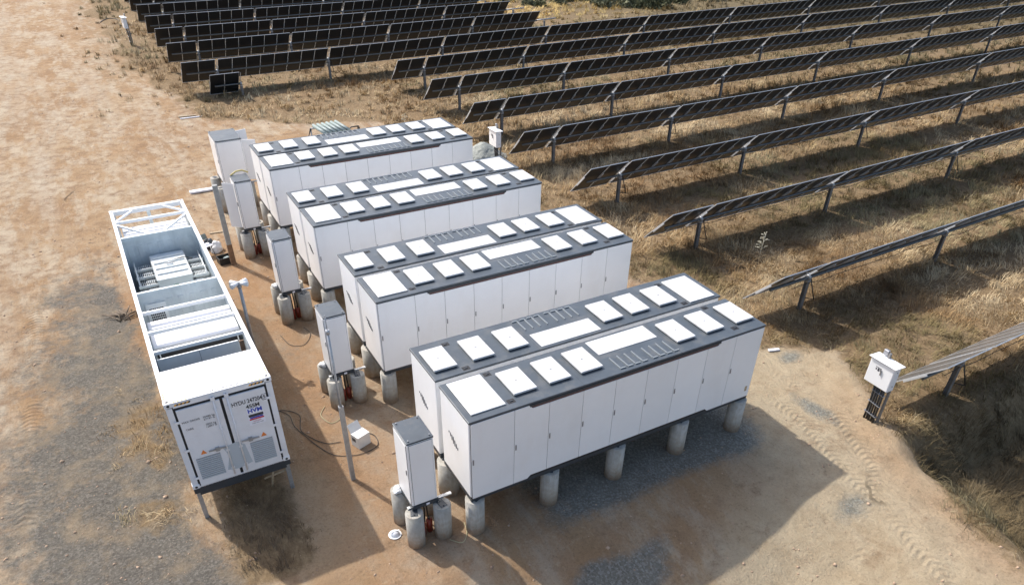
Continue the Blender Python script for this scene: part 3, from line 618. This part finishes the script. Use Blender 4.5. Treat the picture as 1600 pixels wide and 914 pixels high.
def transformer():
    t = thing('transformer', 'light grey oil transformer with finned radiators inside the open-topped container', 'transformer', (-6.038, 3.767, -.1))
    MB().box(.76, 1.80, 8.1, 10.0, .13, 1.93, .01).build('tank', M['tank'], t)
    MB().box(.73, 1.83, 8.06, 10.04, 1.93, 1.98, .006).build('lid', M['tank'], t)
    for k in range(4):
        y = 8.42+k*.42; MB().box(.80, 1.76, y, y+.055, 1.981, 2.03, .004).build('lid_rib', M['tank'], t)
    m = MB()
    for k in range(20):
        for x in (.745, 1.815): m.cyl((x, 8.1+k*.1, 1.98), (x, 8.1+k*.1, 1.998), .011, n=6)
    m.build('lid_bolts', M['handle'], t)
    h = MB().cyl((1.28, 9.05, 1.98), (1.28, 9.05, 2.05), .10, n=18).build('hatch', M['tank'], t)
    MB().box(1.12, 1.44, 9.02, 9.07, 2.051, 2.075).build('hatch_bar', M['handle'], h)
    MB().tube([(1.38, 9.3, 2.02), (1.75, 9.32, 2.05), (2.0, 9.2, 2.0)], .014).build('lid_cable', M['cable'], t)
    s = MB().box(1.17, 1.35, 8.087, 8.099, 1.5, 1.72).build('green_sign', M['green'], t); MB().cyl((1.26, 8.0865, 1.61), (1.26, 8.084, 1.61), .06, n=16).build('sign_symbol', M['stick'], s)
    m = MB().box(.75, .80, 8.04, 8.099, .3, 1.9)
    for k in range(12): m.box(.755, .795, 8.025, 8.04, .4+k*.12, .45+k*.12)
    m.build('side_flange', M['tank'], t)
    MB().box(.95, 1.6, 10.05, 10.12, 1.6, 1.95).build('bushing_box', M['tank'], t)
    for sgn, x0, x1, ys in ((-1, .20, .66, (8.2, 8.85, 9.45)), (1, 1.93, 2.30, (8.25, 8.85, 9.45))):
        for y in ys:
            r_ = MB().tube([(.76 if sgn < 0 else 1.8, y-.05, 1.66), ((x0+x1)/2, y-.05, 1.66)], .035).tube([(.76 if sgn < 0 else 1.8, y-.05, .4), ((x0+x1)/2, y-.05, .4)], .035).build('radiator', M['rad'], t)
            m = MB()
            for k in range(9):
                x = x0+(x1-x0)*k/8; m.box(x-.008, x+.008, y, y+.34, .35, 1.80, .003)
            m.build('radiator_fins', M['rad'], r_)
            m = MB().box(x0-.03, x1+.03 if sgn > 0 else .76, y-.085, y-.055, 1.78, 1.86) if sgn < 0 else MB().box(1.8, x1+.03, y-.085, y-.055, 1.78, 1.86)
            m.build('radiator_header', M['tank'], r_)
        xx = .22 if sgn < 0 else 2.27
        MB().cyl((xx, ys[0]-.2, 1.90), (xx, ys[2]+.5, 1.90), .022, n=8).build('tie_bar', M['tank'], t)
    return t
transformer()
def gear(label, x0, x1, y0, y1, z1, name):
    t = thing(name, label, 'equipment cabinet', (-6.038, 3.767, -.1))
    MB().box(x0, x1, y0, y1, .13, z1-.06, .01).build('body', M['grey'], t)
    MB().box(x0-.02, x1+.02, y0-.03, y1+.02, z1-.059, z1, .008).build('top', M['contw'], t)
    MB().box(x0+.005, x1-.005, y0-.012, y0-.002, z1-.42, z1-.062).build('dark_recess', M['seam'], t)
    for x in (x0+.06, x1-.09): MB().box(x, x+.03, y0-.028, y0-.013, z1-.4, z1-.07).build('recess_post', M['grey'], t)
    MB().box(x0, x1, (y0+y1)/2+.25, (y0+y1)/2+.29, z1+.001, z1+.03).build('top_rib', M['contw'], t)
    return t
gear('wide white-topped switchgear cabinet crossing the middle of the open container', .14, 2.34, 3.30, 4.75, 2.35, 'switchgear_cabinet')
gear('white-topped cabinet in the braced far bay of the open container', .2, 2.28, 10.75, 12.0, 2.30, 'auxiliary_cabinet')
# ------------------------------------------------------------ solar trackers
TILT = R(45.5); PLEN = 2.28; YAW = .026
def module_meshes(wd):
    rt = Matrix.Rotation(-TILT, 4, 'X')      # local +y goes down the slope away from the camera
    def fin(mb, name, mat_): 
        bmesh.ops.transform(mb.b, matrix=rt, verts=mb.b.verts); o = mb.build(name, mat_); COL.objects.unlink(o); return o
    h = PLEN/2; f = .013
    fr = MB().box(0, wd, -h, -h+f, .125, .16).box(0, wd, h-f, h, .125, .16).box(0, f, -h+f, h-f, .125, .16).box(wd-f, wd, -h+f, h-f, .125, .16)
    a = fin(fr, 'solar_panel', M['frame'])
    b = fin(MB().box(f, wd-f, -h+f, h-f, .1485, .1525), 'backsheet', M['pback'])
    # front glass is a thin sheet proud of the backsheet
    c = fin(MB().box(f, wd-f, -h+f, h-f, .1530, .1565), 'glass_face', M['pfront'])
    d = fin(MB().box(-.015, .015, -.42, .42, .064, .124), 'mounting_rail', M['frame'])
    return a, b, c, d
PROT = {}
def tracker(label, y0, posts, x_start, x_end, first_mods=2, damp=(), yref=16.6, gap_to=None, z0=.02, name='solar_tracker', yaw=YAW):
    ox = posts[0]; oy = y0+(ox-yref)*yaw
    t = thing(name, label, 'solar tracker', (ox, oy, 0), yaw, 'rows of tilted solar panels')
    mods = []                                       # (x, width)
    def fill(a, b):
        n = max(1, round((b-a)/1.045)); wd = (b-a)/n
        for k in range(n): mods.append((a+k*wd, wd))
    g = .09
    fill(x_start-ox, -g)
    for i in range(len(posts)-1): fill(posts[i]-ox+g, posts[i+1]-ox-g)
    if x_end > posts[-1]+1: fill(posts[-1]-ox+g, x_end-ox)
    for x, wd in mods[:99]:
        key = round(wd-.012, 3)
        if key not in PROT: PROT[key] = module_meshes(key)
        a, b, c, d_ = PROT[key]
        pa = a.copy(); COL.objects.link(pa); pa.parent = t; pa.location = (x, .0, z0+.12)
        for q in (b, c, d_): k = q.copy(); COL.objects.link(k); k.parent = pa
    xe = x_end-ox
    MB().cyl((x_start-ox+.3, 0, z0+.12), (xe, 0, z0+.12), .062, n=8).build('torque_tube', M['tube'], t)
    pm = None
    for k, px in enumerate(posts):
        x = px-ox; gzz = gz(px, oy)-.2
        p = MB().box(x-.075, x+.075, -.07, -.058, gzz, z0-.03).box(x-.075, x+.075, .058, .07, gzz, z0-.03).box(x-.006, x+.006, -.058, .058, gzz, z0-.03).build('post', M['tpost'], t)
        m = MB().cyl((x-.06, 0, z0+.12), (x+.06, 0, z0+.12), .12, n=14).box(x-.09, x+.09, -.10, .10, z0-.04, z0+.03); m.build('bearing', M['galv'], p)
        # light gap strip seen between the panels at each post
        MB().box(x-.015, x+.015, -1.05, 1.05, .12, .145, rot=Matrix.Translation((0, 0, z0+.12)) @ Matrix.Rotation(-TILT, 4, 'X'), piv=(0, 0, 0)).build('bearing_rail', M['frame'], t)
        if k in damp:
            MB().cyl((x+.16, .0, z0+.1), (x+.22, -.35, gzz+.75), .022, n=8).cyl((x+.05, -.02, gzz+.72), (x+.24, -.36, gzz+.74), .018, n=6).build('damper', M['black'], t)
    cab = MB(); pts = []; x = x_start-ox+1.4
    while x < min(xe, 32): pts.append((x, -.10, z0-.05-.07*abs(math.sin(x*1.1))-.03*math.sin(x*2.7))); x += .35
    if len(pts) > 2: cab.tube(pts, .013, 5); cab.build('hanging_cable', M['cable'], t)
    return t
PR = [16.6, 25.2, 35.2, 45.3, 56.9, 68.5, 80.1, 91.7, 103]
rows = [('P', -2.02, 34), ('O', 4.40, 45), ('N', 10.62, 57), ('M', 16.72, 69), ('L', 23.05, 80), ('K', 29.25, 92), ('J', 35.4, 100), ('I', 41.4, 106)]
ordn = ['nearest', 'second', 'third', 'fourth', 'fifth', 'sixth', 'seventh', 'eighth']
x0s = dict(P=14.3, O=14.25, N=14.25, M=14.25, L=14.2, K=14.3, J=14.3, I=14.3)
for i, (k, y, xe) in enumerate(rows):
    ps = [p for p in PR if p < xe]
    ex = {0: ', beside the near junction box', 4: ', starting by the gravel pile'}.get(i, '')
    tracker('%s row of tilted solar panels from the camera%s' % (ordn[i], ex), y, ps, x0s[k], xe, damp=(0, 2) if i < 4 else (1,))
tracker('longest solar panel row, running from the dirt track to the right edge', 47.45, [2.95, 11.2, 20.9, 31.0, 42.0, 53, 64.5, 76, 87.5], .55, 98, damp=(1,))
PL = [2.85, 10.15, 18.75, 27.0]; ol = ['nearest', 'second', 'third', 'fourth', 'fifth', 'sixth', 'seventh']
for i, (y, xe) in enumerate(((53.95, 33.9), (60.2, 34.0), (66.4, 34.0), (72.7, 34), (79.0, 34), (85.2, 34), (91.5, 34))):
    tt = tracker('%s short solar panel row in the top left block' % ol[i], y+.08, PL, .6, xe, yref=2.85, yaw=.012)
    e = MB().cyl((33.9-2.85, 0, .18), (36.1-2.85, 0, .22), .055, n=8).build('bare_tube_end', M['galv'], tt)
    MB().box(34.7-2.85, 34.85-2.85, -.07, .07, -1.45, .1).build('post', M['tpost'], tt)
tracker('low stub of dark panels drooping at the foot of the top left panel block', 45.6, [4.15], 2.05, 4.2, yref=4.15, z0=-.62, name='solar_tracker')
# ------------------------------------------------------------ combiner boxes
def combiner(label, loc):
    t = thing('junction_box', label, 'junction box', loc, 0, 'white junction boxes on conduit posts')
    MB().box(-.28, 0, -.42, .42, 1.42, 2.26, .012, seg=2).build('enclosure', M['white'], t)
    d = MB().box(-.296, -.2815, -.40, .40, 1.44, 2.235, .004).build('door', M['white'], t)
    m = MB().box(-.30, -.297, .04, .10, 1.93, 2.03).box(-.30, -.297, .13, .17, 1.95, 2.01).box(-.30, -.297, -.02, .02, 1.95, 2.06).box(-.302, -.297, .03, .18, 2.045, 2.06); m.build('door_marking', M['ink'], d)
    MB().box(-.335, -.297, -.05, -.02, 1.85, 2.03, .006).build('switch_handle', M['handle'], d)
    MB().box(-.36, .10, -.47, .47, 2.27, 2.295, .004, rot=Matrix.Rotation(R(4), 4, 'Y')).build('rain_hood', M['white'], t)
    m = MB().box(-.02, .06, -.36, -.30, -.2, 2.1).box(.005, .08, .05, .12, -.2, 2.45); m.build('post', M['tpost'], t)
    m = MB()
    for k in range(5): m.tube([(-.14+.02*(k % 2), -.26+k*.085, 1.42), (-.10, -.26+k*.08, .7), (-.10+.03*(k % 2), -.26+k*.08, -.15)], .034, 8)
    m.build('conduit', M['black'], t)
    m = MB()
    for z in (.35, .75, 1.15): m.box(-.17, -.05, -.31, .12, z, z+.008, rot=Matrix.Rotation(R(6), 4, 'X'))
    m.build('cable_tie', M['handle'], t)
    MB().box(.01, .10, .14, .30, 2.32, 2.5, .01).build('antenna_unit', M['handle'], t)
    m = MB()
    for z in (1.6, 2.1): m.cyl((-.12, -.42, z), (-.12, -.428, z), .018, n=8)
    m.build('side_latch', M['ink'], t)
    return t
j0 = combiner('white junction box on black conduits at the near end of the nearest panel row', (13.27, -1.62, GZ))
dup(j0, (13.30, 23.62, GZ), 0, 'white junction box by the gravel pile behind the farthest battery pairs')
dup(j0, (-.95, 66.6, GZ), .1, 'white junction box leaning at the far top left beside the panel block')
# ------------------------------------------------------------ masts
t = thing('slim_mast', 'slim two-stage steel mast standing in front of the second control cabinet', 'mast', (-2.05, 3.49, GZ))
MB().box(-.06, .06, -.06, -.045, -.2, 2.62).box(-.06, -.045, -.045, .06, -.2, 2.62).box(.045, .06, -.045, .02, -.2, 2.62).build('channel_post', M['galv'], t)
MB().cyl((.0, .0, 1.9), (-.01, .02, 4.85), .035, .03, n=10).build('upper_pole', M['galv'], t)
MB().cyl((-.01, .02, 4.85), (-.01, .02, 5.30), .012, n=6).cyl((-.01, .02, 4.83), (-.01, .02, 4.95), .05, n=10).build('antenna', M['galv'], t)
t = thing('lamp_mast', 'thin steel mast with four white lamp heads beside the container rail', 'mast', (-3.0, 10.93, GZ))
MB().cyl((0, 0, -.2), (0, 0, 3.0), .055, n=12).build('pole', M['galv'], t)
for a in (25, 140, 205, 330):
    c, s = math.cos(R(a)), math.sin(R(a))
    MB().cyl((c*.05, s*.05, 2.95), (c*.30, s*.30, 2.93), .055, .09, n=12, bev=.01).build('lamp_head', M['white'], t)
MB().cyl((0, 0, 2.8), (0, 0, 2.88), .075, n=12).build('collar', M['galv'], t)
t = thing('timber_post', 'thick grey post with a brown foot beside the open-doored cabinet', 'post', (-2.16, 18.74, GZ))
MB().box(-.10, .10, -.08, .08, .9, 3.45, .01).build('upper_post', mat('weathered_grey_post', (.33, .33, .31), .7, var=.15), t)
MB().box(-.105, .105, -.085, .085, -.2, .899, .01).build('brown_foot', M['rust'], t)
# ------------------------------------------------------------ small things
def G(x, y, z=0): return (x, y, gz(x, y)+z)
t = thing('hard_hat', 'white hard hat lying on the dirt beside the nearest cabinet', 'hard hat', G(-1.78, .95, .01))
b = bmesh.new(); bmesh.ops.create_uvsphere(b, u_segments=20, v_segments=10, radius=.12); bmesh.ops.delete(b, geom=[v for v in b.verts if v.co.z < -.005], context='VERTS')
bmesh.ops.scale(b, vec=(1.15, 1, 1.05), verts=b.verts)
for f in b.faces: f.smooth = True
mm = MB(); mm._join(b); mm.build('shell', M['white'], t); MB().cyl((.0, 0, 0), (.0, 0, .014), .17, n=24).build('brim', M['white'], t); MB().box(-.13, .13, -.015, .015, .115, .135, .005).build('ridge', M['white'], t)
t = thing('carton', 'white carton standing on the dirt between mast and nearest cabinet', 'box', G(-1.32, 4.85, 0), .35)
MB().box(-.22, .22, -.18, .18, 0, .42, .006).build('carton_body', M['card'], t); MB().box(-.20, .20, -.008, .26, -.006, .0, rot=Matrix.Translation((0, .18, .42)) @ Matrix.Rotation(R(55), 4, 'X'), piv=(0, 0, 0)).build('carton_flap', M['card'], t)
MB().box(-.2215, -.2205, -.05, .12, .2, .32).build('printed_mark', M['ink'], t)
def cyl_red(lbl, x, y):
    t = thing('red_canister', lbl, 'canister', G(x, y), 0, 'red canisters under the cabinets')
    MB().cyl((0, 0, 0), (0, 0, .42), .085, n=14, bev=.03).build('can', M['redcan'], t); MB().cyl((0, 0, .42), (0, 0, .5), .03, n=8).build('valve', M['black'], t)
for i, (p, d) in enumerate(CAB[:4]):
    cyl_red('left red canister between the piers under the %s cabinet' % bn[i], p[0]+.27, p[1]+.15); cyl_red('right red canister between the piers under the %s cabinet' % bn[i], p[0]+.47, p[1]+.19)
def bag(name, lbl, cat, x, y, r, h, mt, seed):
    b = bmesh.new(); bmesh.ops.create_icosphere(b, subdivisions=3, radius=1)
    for v in b.verts:
        k = 1+.35*(float(fbm(np.array([v.co.x*1.3+seed]), np.array([v.co.y*1.3+v.co.z]), 1., 3, seed)[0])-.5)*2; v.co = Vector((v.co.x*r*k, v.co.y*r*k, max(v.co.z, -.4)*h*k+.35*h))
    me = MB(); me._join(b); o = me.build(name, mt); o.location = G(x, y); tag(o, lbl, cat); return o
bag('bag', 'crumpled white plastic bag by the grey post', 'bag', -2.55, 20.35, .28, .30, M['cloth'], 3)
for i in range(3):
    p = CAB[i][0]; o = bag('plastic_sheet', 'white plastic sheet bunched on the back left pier of the %s cabinet' % ['nearest', 'second', 'third'][i], 'plastic sheet', p[0]-.05, p[1]+.84, .15, .10, M['cloth'], 20+i); o.location.z = p[2]-.13
o = MB().tube([(0, 0, 0), (.25, .05, .12), (.5, .02, .14), (.72, -.02, .03)], .035, 6).build('strap', mat('pale_yellow_webbing', (.62, .50, .20), .7)); o.location = (-1.32, 19.9, 2.03); tag(o, 'pale yellow strap lying on top of the open-doored cabinet', 'strap')
bag('sack', 'dark sack slumped beside the bags near the grey post', 'sack', -2.75, 20.75, .22, .35, M['steel_dark'], 5)
t = thing('crate', 'open dark crate lined with plastic at the foot of the grey post', 'crate', G(-2.42, 19.1), .15)
MB().box(-.3, .3, -.22, -.20, 0, .3).box(-.3, .3, .20, .22, 0, .3).box(-.3, -.28, -.2, .2, 0, .3).box(.28, .3, -.2, .2, 0, .3).box(-.28, .28, -.2, .2, 0, .03).build('crate_shell', M['black'], t)
MB().box(-.05, .2, -.1, .1, .05, .24, .03, rot=Matrix.Rotation(R(20), 4, 'Z')).build('crate_lining', M['vgrey'], t)
t = thing('folding_chair', 'small folding chair with a pale seat on the dirt between container and grey post', 'chair', G(-2.95, 20.1), .4)
MB().box(-.22, .22, -.2, .2, .43, .46, .01).build('seat', M['stick'], t)
MB().box(-.22, .22, .22, .24, .62, .86, .01, rot=Matrix.Rotation(R(-12), 4, 'X')).build('backrest', M['vgrey'], t)
for x in (-.2, .2):
    MB().cyl((x, -.2, 0), (x, .22, .85), .013, n=6).build('leg', M['steel_dark'], t); MB().cyl((x, .22, 0), (x, -.18, .45), .013, n=6).build('leg', M['steel_dark'], t)
def board(lbl, p, q, w_, h_, mt, z=.02, name='board'):
    a = Vector(G(*p, z)); b = Vector(G(*q, z)); d = b-a; o = MB().box(0, d.length, -w_/2, w_/2, 0, h_, .004).build(name, mt); o.location = a; o.rotation_euler = (0, 0, math.atan2(d.y, d.x)); tag(o, lbl, 'board'); return o
board('long white beam lying on the orange dirt behind the farthest cabinets', (-2.45, 27.75), (-.7, 27.75), .28, .09, M['stick'], name='beam')
board('upper of two boards lying on the track edge in front of the panel block', (-.85, 42.0), (.25, 41.9), .10, .05, M['wood'])
board('lower of two boards lying on the track edge in front of the panel block', (-.8, 41.5), (.6, 41.45), .08, .05, M['stick'])
board('small board flat on the dirt near the folding chair', (-2.5, 22.3), (-1.7, 22.2), .07, .03, M['wood'])
board('small white offcut on the sand right of the nearest battery pair', (13.35, 2.78), (13.75, 2.65), .12, .05, M['stick'])
def sticks(name, lbl, cat, x, y, n, L, r, mt, flat=.12):
    m = MB()
    for k in range(n):
        a = random.gauss(R(65), .5); l = L*random.uniform(.5, 1); sx, sy = random.gauss(0, .18), random.gauss(0, .18)
        m.tube([(sx, sy, .03), (sx+math.cos(a)*l*.5, sy+math.sin(a)*l*.5*.6, .05+flat*random.random()), (sx+math.cos(a+.2)*l, sy+math.sin(a+.2)*l*.7, .04+flat*random.random())], r*random.uniform(.5, 1), 5)
    o = m.build(name, mt); o.location = G(x, y); tag(o, lbl, cat); return o
sticks('branch_pile', 'dark dead branches piled against the left side of the container', 'branches', -6.85, 16.0, 14, 1.1, .03, M['bark'])
# cables on ground
def gcable(lbl, P, r=.011, mt=None):
    pts = []; P = [Vector((*p, 0)) for p in P]
    for i in range(len(P)-1):
        p0, p1, p2, p3 = P[max(i-1, 0)], P[i], P[i+1], P[min(i+2, len(P)-1)]
        for k in range(8):
            u = k/8; q = .5*((2*p1)+(-p0+p2)*u+(2*p0-5*p1+4*p2-p3)*u*u+(-p0+3*p1-3*p2+p3)*u**3); pts.append((q.x, q.y, gz(q.x, q.y)+r+.012))
    o = MB().tube(pts, r, 6).build('ground_cable', mt or M['cable']); tag(o, lbl, 'cable')
gcable('black cable looping on the dirt from the container to the mast', [(-3.6, 7.6), (-3.0, 7.5), (-2.6, 7.0), (-2.75, 6.2), (-2.3, 5.4), (-1.8, 5.2)])
gcable('second black cable curling round the carton beside the mast', [(-3.4, 7.9), (-2.9, 7.2), (-2.85, 6.4), (-2.3, 4.9), (-1.6, 4.4), (-.95, 4.5), (-.85, 5.0), (-1.1, 5.3)])
gcable('pale thin cable looping beside the second cabinet', [(-1.75, 7.1), (-2.0, 6.7), (-1.85, 6.2), (-1.5, 6.3), (-1.3, 6.9)], .010, M['ycable'])
gcable('thin dark cable ring on the dirt in front of the third cabinet', [(-1.9, 12.0), (-1.75, 11.2), (-1.3, 11.0), (-.9, 11.6), (-1.0, 12.2)], .010)
gcable('pale thin cable on the dirt between the nearest piers', [(-.6, .1), (-.35, -.15), (-.1, .1), (.0, .5)], .009, M['ycable'])
gcable('dark curved hose lying at the far top left edge of the field', [(-2.6, 79), (-1.9, 80.6), (-1.1, 80.4), (-.8, 78.8)], .035)
# gravel pile
b = bmesh.new(); bmesh.ops.create_icosphere(b, subdivisions=5, radius=1)
for v in b.verts:
    n_ = float(fbm(np.array([v.co.x*3]), np.array([v.co.y*3+v.co.z]), 1., 4, 12)[0]); rr = math.hypot(v.co.x, v.co.y)
    v.co = Vector((v.co.x*1.55*(1+.2*(n_-.5)), v.co.y*1.3*(1+.2*(n_-.5)), (max(0, 1-rr**1.3)*.95 if v.co.z > 0 else -.1)+.12*(n_-.5)+random.uniform(-.015, .015)))
gp = mat('blue_grey_gravel', (.30, .31, .275), .95, var=.35, scale=22, bump=.6, bscale=35)
mm = MB(); mm._join(b); o = mm.build('gravel_pile', gp); o.location = G(13.55, 25.9, -.03); tag(o, 'grey-green gravel heap behind the farthest battery pairs', 'gravel pile')
# tractor parked behind the farthest battery pair
t = thing('tractor', 'small tractor with a slatted grey roof parked behind the farthest battery pair', 'tractor', (4.55, 24.75, gz(4.5, 24.7)), R(8))
ZR = 3.22
for k in range(6):
    MB().cyl((-.62+k*.24, -.78, ZR-.02+.0*k), (-.62+k*.24, .78, ZR+.02), .085, n=12).build('roof_slat', M['vgrey'], t)
m = MB().box(-.80, .72, -.80, -.74, ZR-.14, ZR-.07).box(-.80, .72, .74, .80, ZR-.14, ZR-.07)
for x in (-.78, .70):
    for y in (-.77, .77): m.cyl((x-.06, y, 1.15), (x, y, ZR-.08), .035, n=8)
m.build('cab_frame', M['galv'], t)
MB().tube([(-.78, -.77, ZR-.1), (-1.05, -.74, 2.6), (-1.1, -.70, 1.9)], .05, 8).tube([(-.78, .77, ZR-.1), (-1.05, .74, 2.6), (-1.1, .70, 1.9)], .05, 8).build('guard_bar', M['steel_dark'], t)
MB().box(-.7, .75, -.55, .55, .75, 1.6, .06).build('body', M['vgrey'], t)
MB().box(-1.9, -.7, -.42, .42, .85, 1.85, .12, seg=3).build('bonnet', M['white'], t)
MB().box(-1.3, -.85, -.6, .6, 2.1, 2.75, .15, seg=3).build('front_tank', M['white'], t)
MB().box(-.35, .25, -.3, .3, 1.6, 1.75, .05).box(.2, .3, -.3, .3, 1.7, 2.2, .04).build('seat', M['black'], t)
for x, y, r_ in ((.45, -.75, .68), (.45, .75, .68), (-1.5, -.6, .42), (-1.5, .6, .42)):
    wh = MB().cyl((x, y-.17, r_), (x, y+.17, r_), r_, n=28, bev=.04).build('wheel', M['black'], t); MB().cyl((x, y-.175, r_), (x, y+.175, r_), r_*.5, n=20).build('rim', M['stick'], wh)
for x, y, s in ((-1.35, -.2, -1), (.95, .2, 1)):
    m_ = MB().tube([(x, y, 2.9), (x+s*.2, y, 3.02), (x+s*.62, y, 3.0)], .03, 6).tube([(x, y, 2.9), (x, y, 2.3)], .03, 6).build('mirror_arm', M['black'], t)
    MB().box(x+s*.6-.025, x+s*.6+.025, y-.10, y+.10, 2.45, 3.0, .01).build('mirror', M['black'], m_)
# shrubs in the rough beyond the rows
def shrub(lbl, x, y, r, h, tone, seed):
    rs = np.random.default_rng(seed); t = thing('shrub', lbl, 'shrub', G(x, y), 0, 'olive shrubs beyond the panel rows')
    n = int(420*r*r); n = max(160, min(n, 2600)); u = rs.normal(0, 1, (n, 3)); u /= np.linalg.norm(u, axis=1)[:, None]; rad = rs.random(n)**.4
    P = u*rad[:, None]; P[:, 2] = np.abs(P[:, 2]); lob = 1+.45*np.sin(np.arctan2(P[:, 1], P[:, 0])*3+seed)*.6
    P = P*np.array([r, r, h])*lob[:, None]; a = rs.normal(0, 1, (n, 3)); b_ = rs.normal(0, 1, (n, 3)); s = .06+.10*rs.random((n, 1))
    V = np.stack([P-a*s, P+a*s, P+b_*s*1.3], 1).reshape(-1, 3); me = fastmesh('foliage', V, np.arange(n*3).reshape(-1, 3), 3)
    me.materials.append(tone); o = bpy.data.objects.new('foliage', me); COL.objects.link(o); o.parent = t
    m = MB()
    for k in range(5):
        q = rs.uniform(-.5, .5, 2); m.tube([(0, 0, -.1), (q[0]*r*.5, q[1]*r*.5, h*.4), (q[0]*r, q[1]*r, h*.75)], .035, 5)
    m.build('stem', M['bark'], t); return t
gt = [mat('olive_foliage', (.10, .105, .05), .9, var=.5, scale=3), mat('grey_green_foliage', (.15, .15, .085), .9, var=.45, scale=3)]
SH = [(42.5, 71, .9, .9), (43.2, 69.2, .8, .8), (46, 69.6, 1.0, .9), (50.2, 66.3, 1.5, 1.1), (53.2, 65.4, 1.9, 1.4), (55, 63.6, 2.2, 1.5), (60, 65.3, 1.9, 1.3), (65, 64.6, 1.6, 1.2), (48.5, 73, 2.2, 1.6), (52, 71, 2.6, 1.9), (56.5, 70, 2.8, 2.0),
      (61, 70.5, 2.6, 2.0), (66, 69, 2.4, 1.8), (45, 77, 2.4, 1.7), (50, 78, 3.0, 2.2), (57, 76.5, 3.2, 2.4), (64, 76, 3.0, 2.2), (71, 66, 2.0, 1.4), (72, 73, 3, 2.1), (41, 74.5, 1.2, 1.0), (58, 83, 3.5, 2.6), (49, 85, 3.2, 2.2), (67, 83, 3.4, 2.4), (78, 70, 2.8, 1.9)]
wh = ['small round', 'dense low', 'spreading', 'broad dark', 'loose grey-green']
SH.sort(key=lambda s: s[0])
SH = [s_ for s_ in SH if s_[1] < 76.2]
ON = ['first', 'second', 'third', 'fourth', 'fifth', 'sixth', 'seventh', 'eighth', 'ninth', 'tenth', 'eleventh', 'twelfth', 'thirteenth', 'fourteenth', 'fifteenth', 'sixteenth', 'seventeenth', 'eighteenth', 'nineteenth']
for i, (x, y, r_, h_) in enumerate(SH):
    shrub('%s olive shrub from the left along the top edge' % ON[i], x, y, r_, h_, gt[i % 2], i+3)
# tall pale weeds and tufts that stand clear of the grass
def weed(lbl, x, y, h, n=9, seedheads=True):
    m = MB(); m.tube([(0, 0, -.05), (.03, .02, h*.5), (.06, -.02, h)], .010, 5)
    for k in range(n):
        z = h*(.45+.55*k/n); a = random.uniform(0, 6.3); l = .26*(1.2-.6*k/n)
        m.tube([(.04, 0, z), (.04+math.cos(a)*l*.6, math.sin(a)*l*.6, z+.10), (.04+math.cos(a)*l, math.sin(a)*l, z+.07)], .008, 4)
        for q in range(3): m.box(.04+math.cos(a)*l*(.5+.2*q)-.009, .04+math.cos(a)*l*(.5+.2*q)+.009, math.sin(a)*l*(.5+.2*q)-.009, math.sin(a)*l*(.5+.2*q)+.009, z+.06, z+.10)
    o = m.build('tall_weed', mat('pale_dry_weed', (.60, .56, .42), .9, var=.2)); o.location = G(x, y); tag(o, lbl, 'weed'); return o
weed('tall pale branching weed standing between the second and third panel rows', 18.1, 8.2, 1.35, 16)
weed('dry upright weed at the left end of the sixth panel row', 11.6, 33.2, .8, 9)
weed('pale dry weed in the grass under the third panel row', 30.4, 12.5, .9, 10)
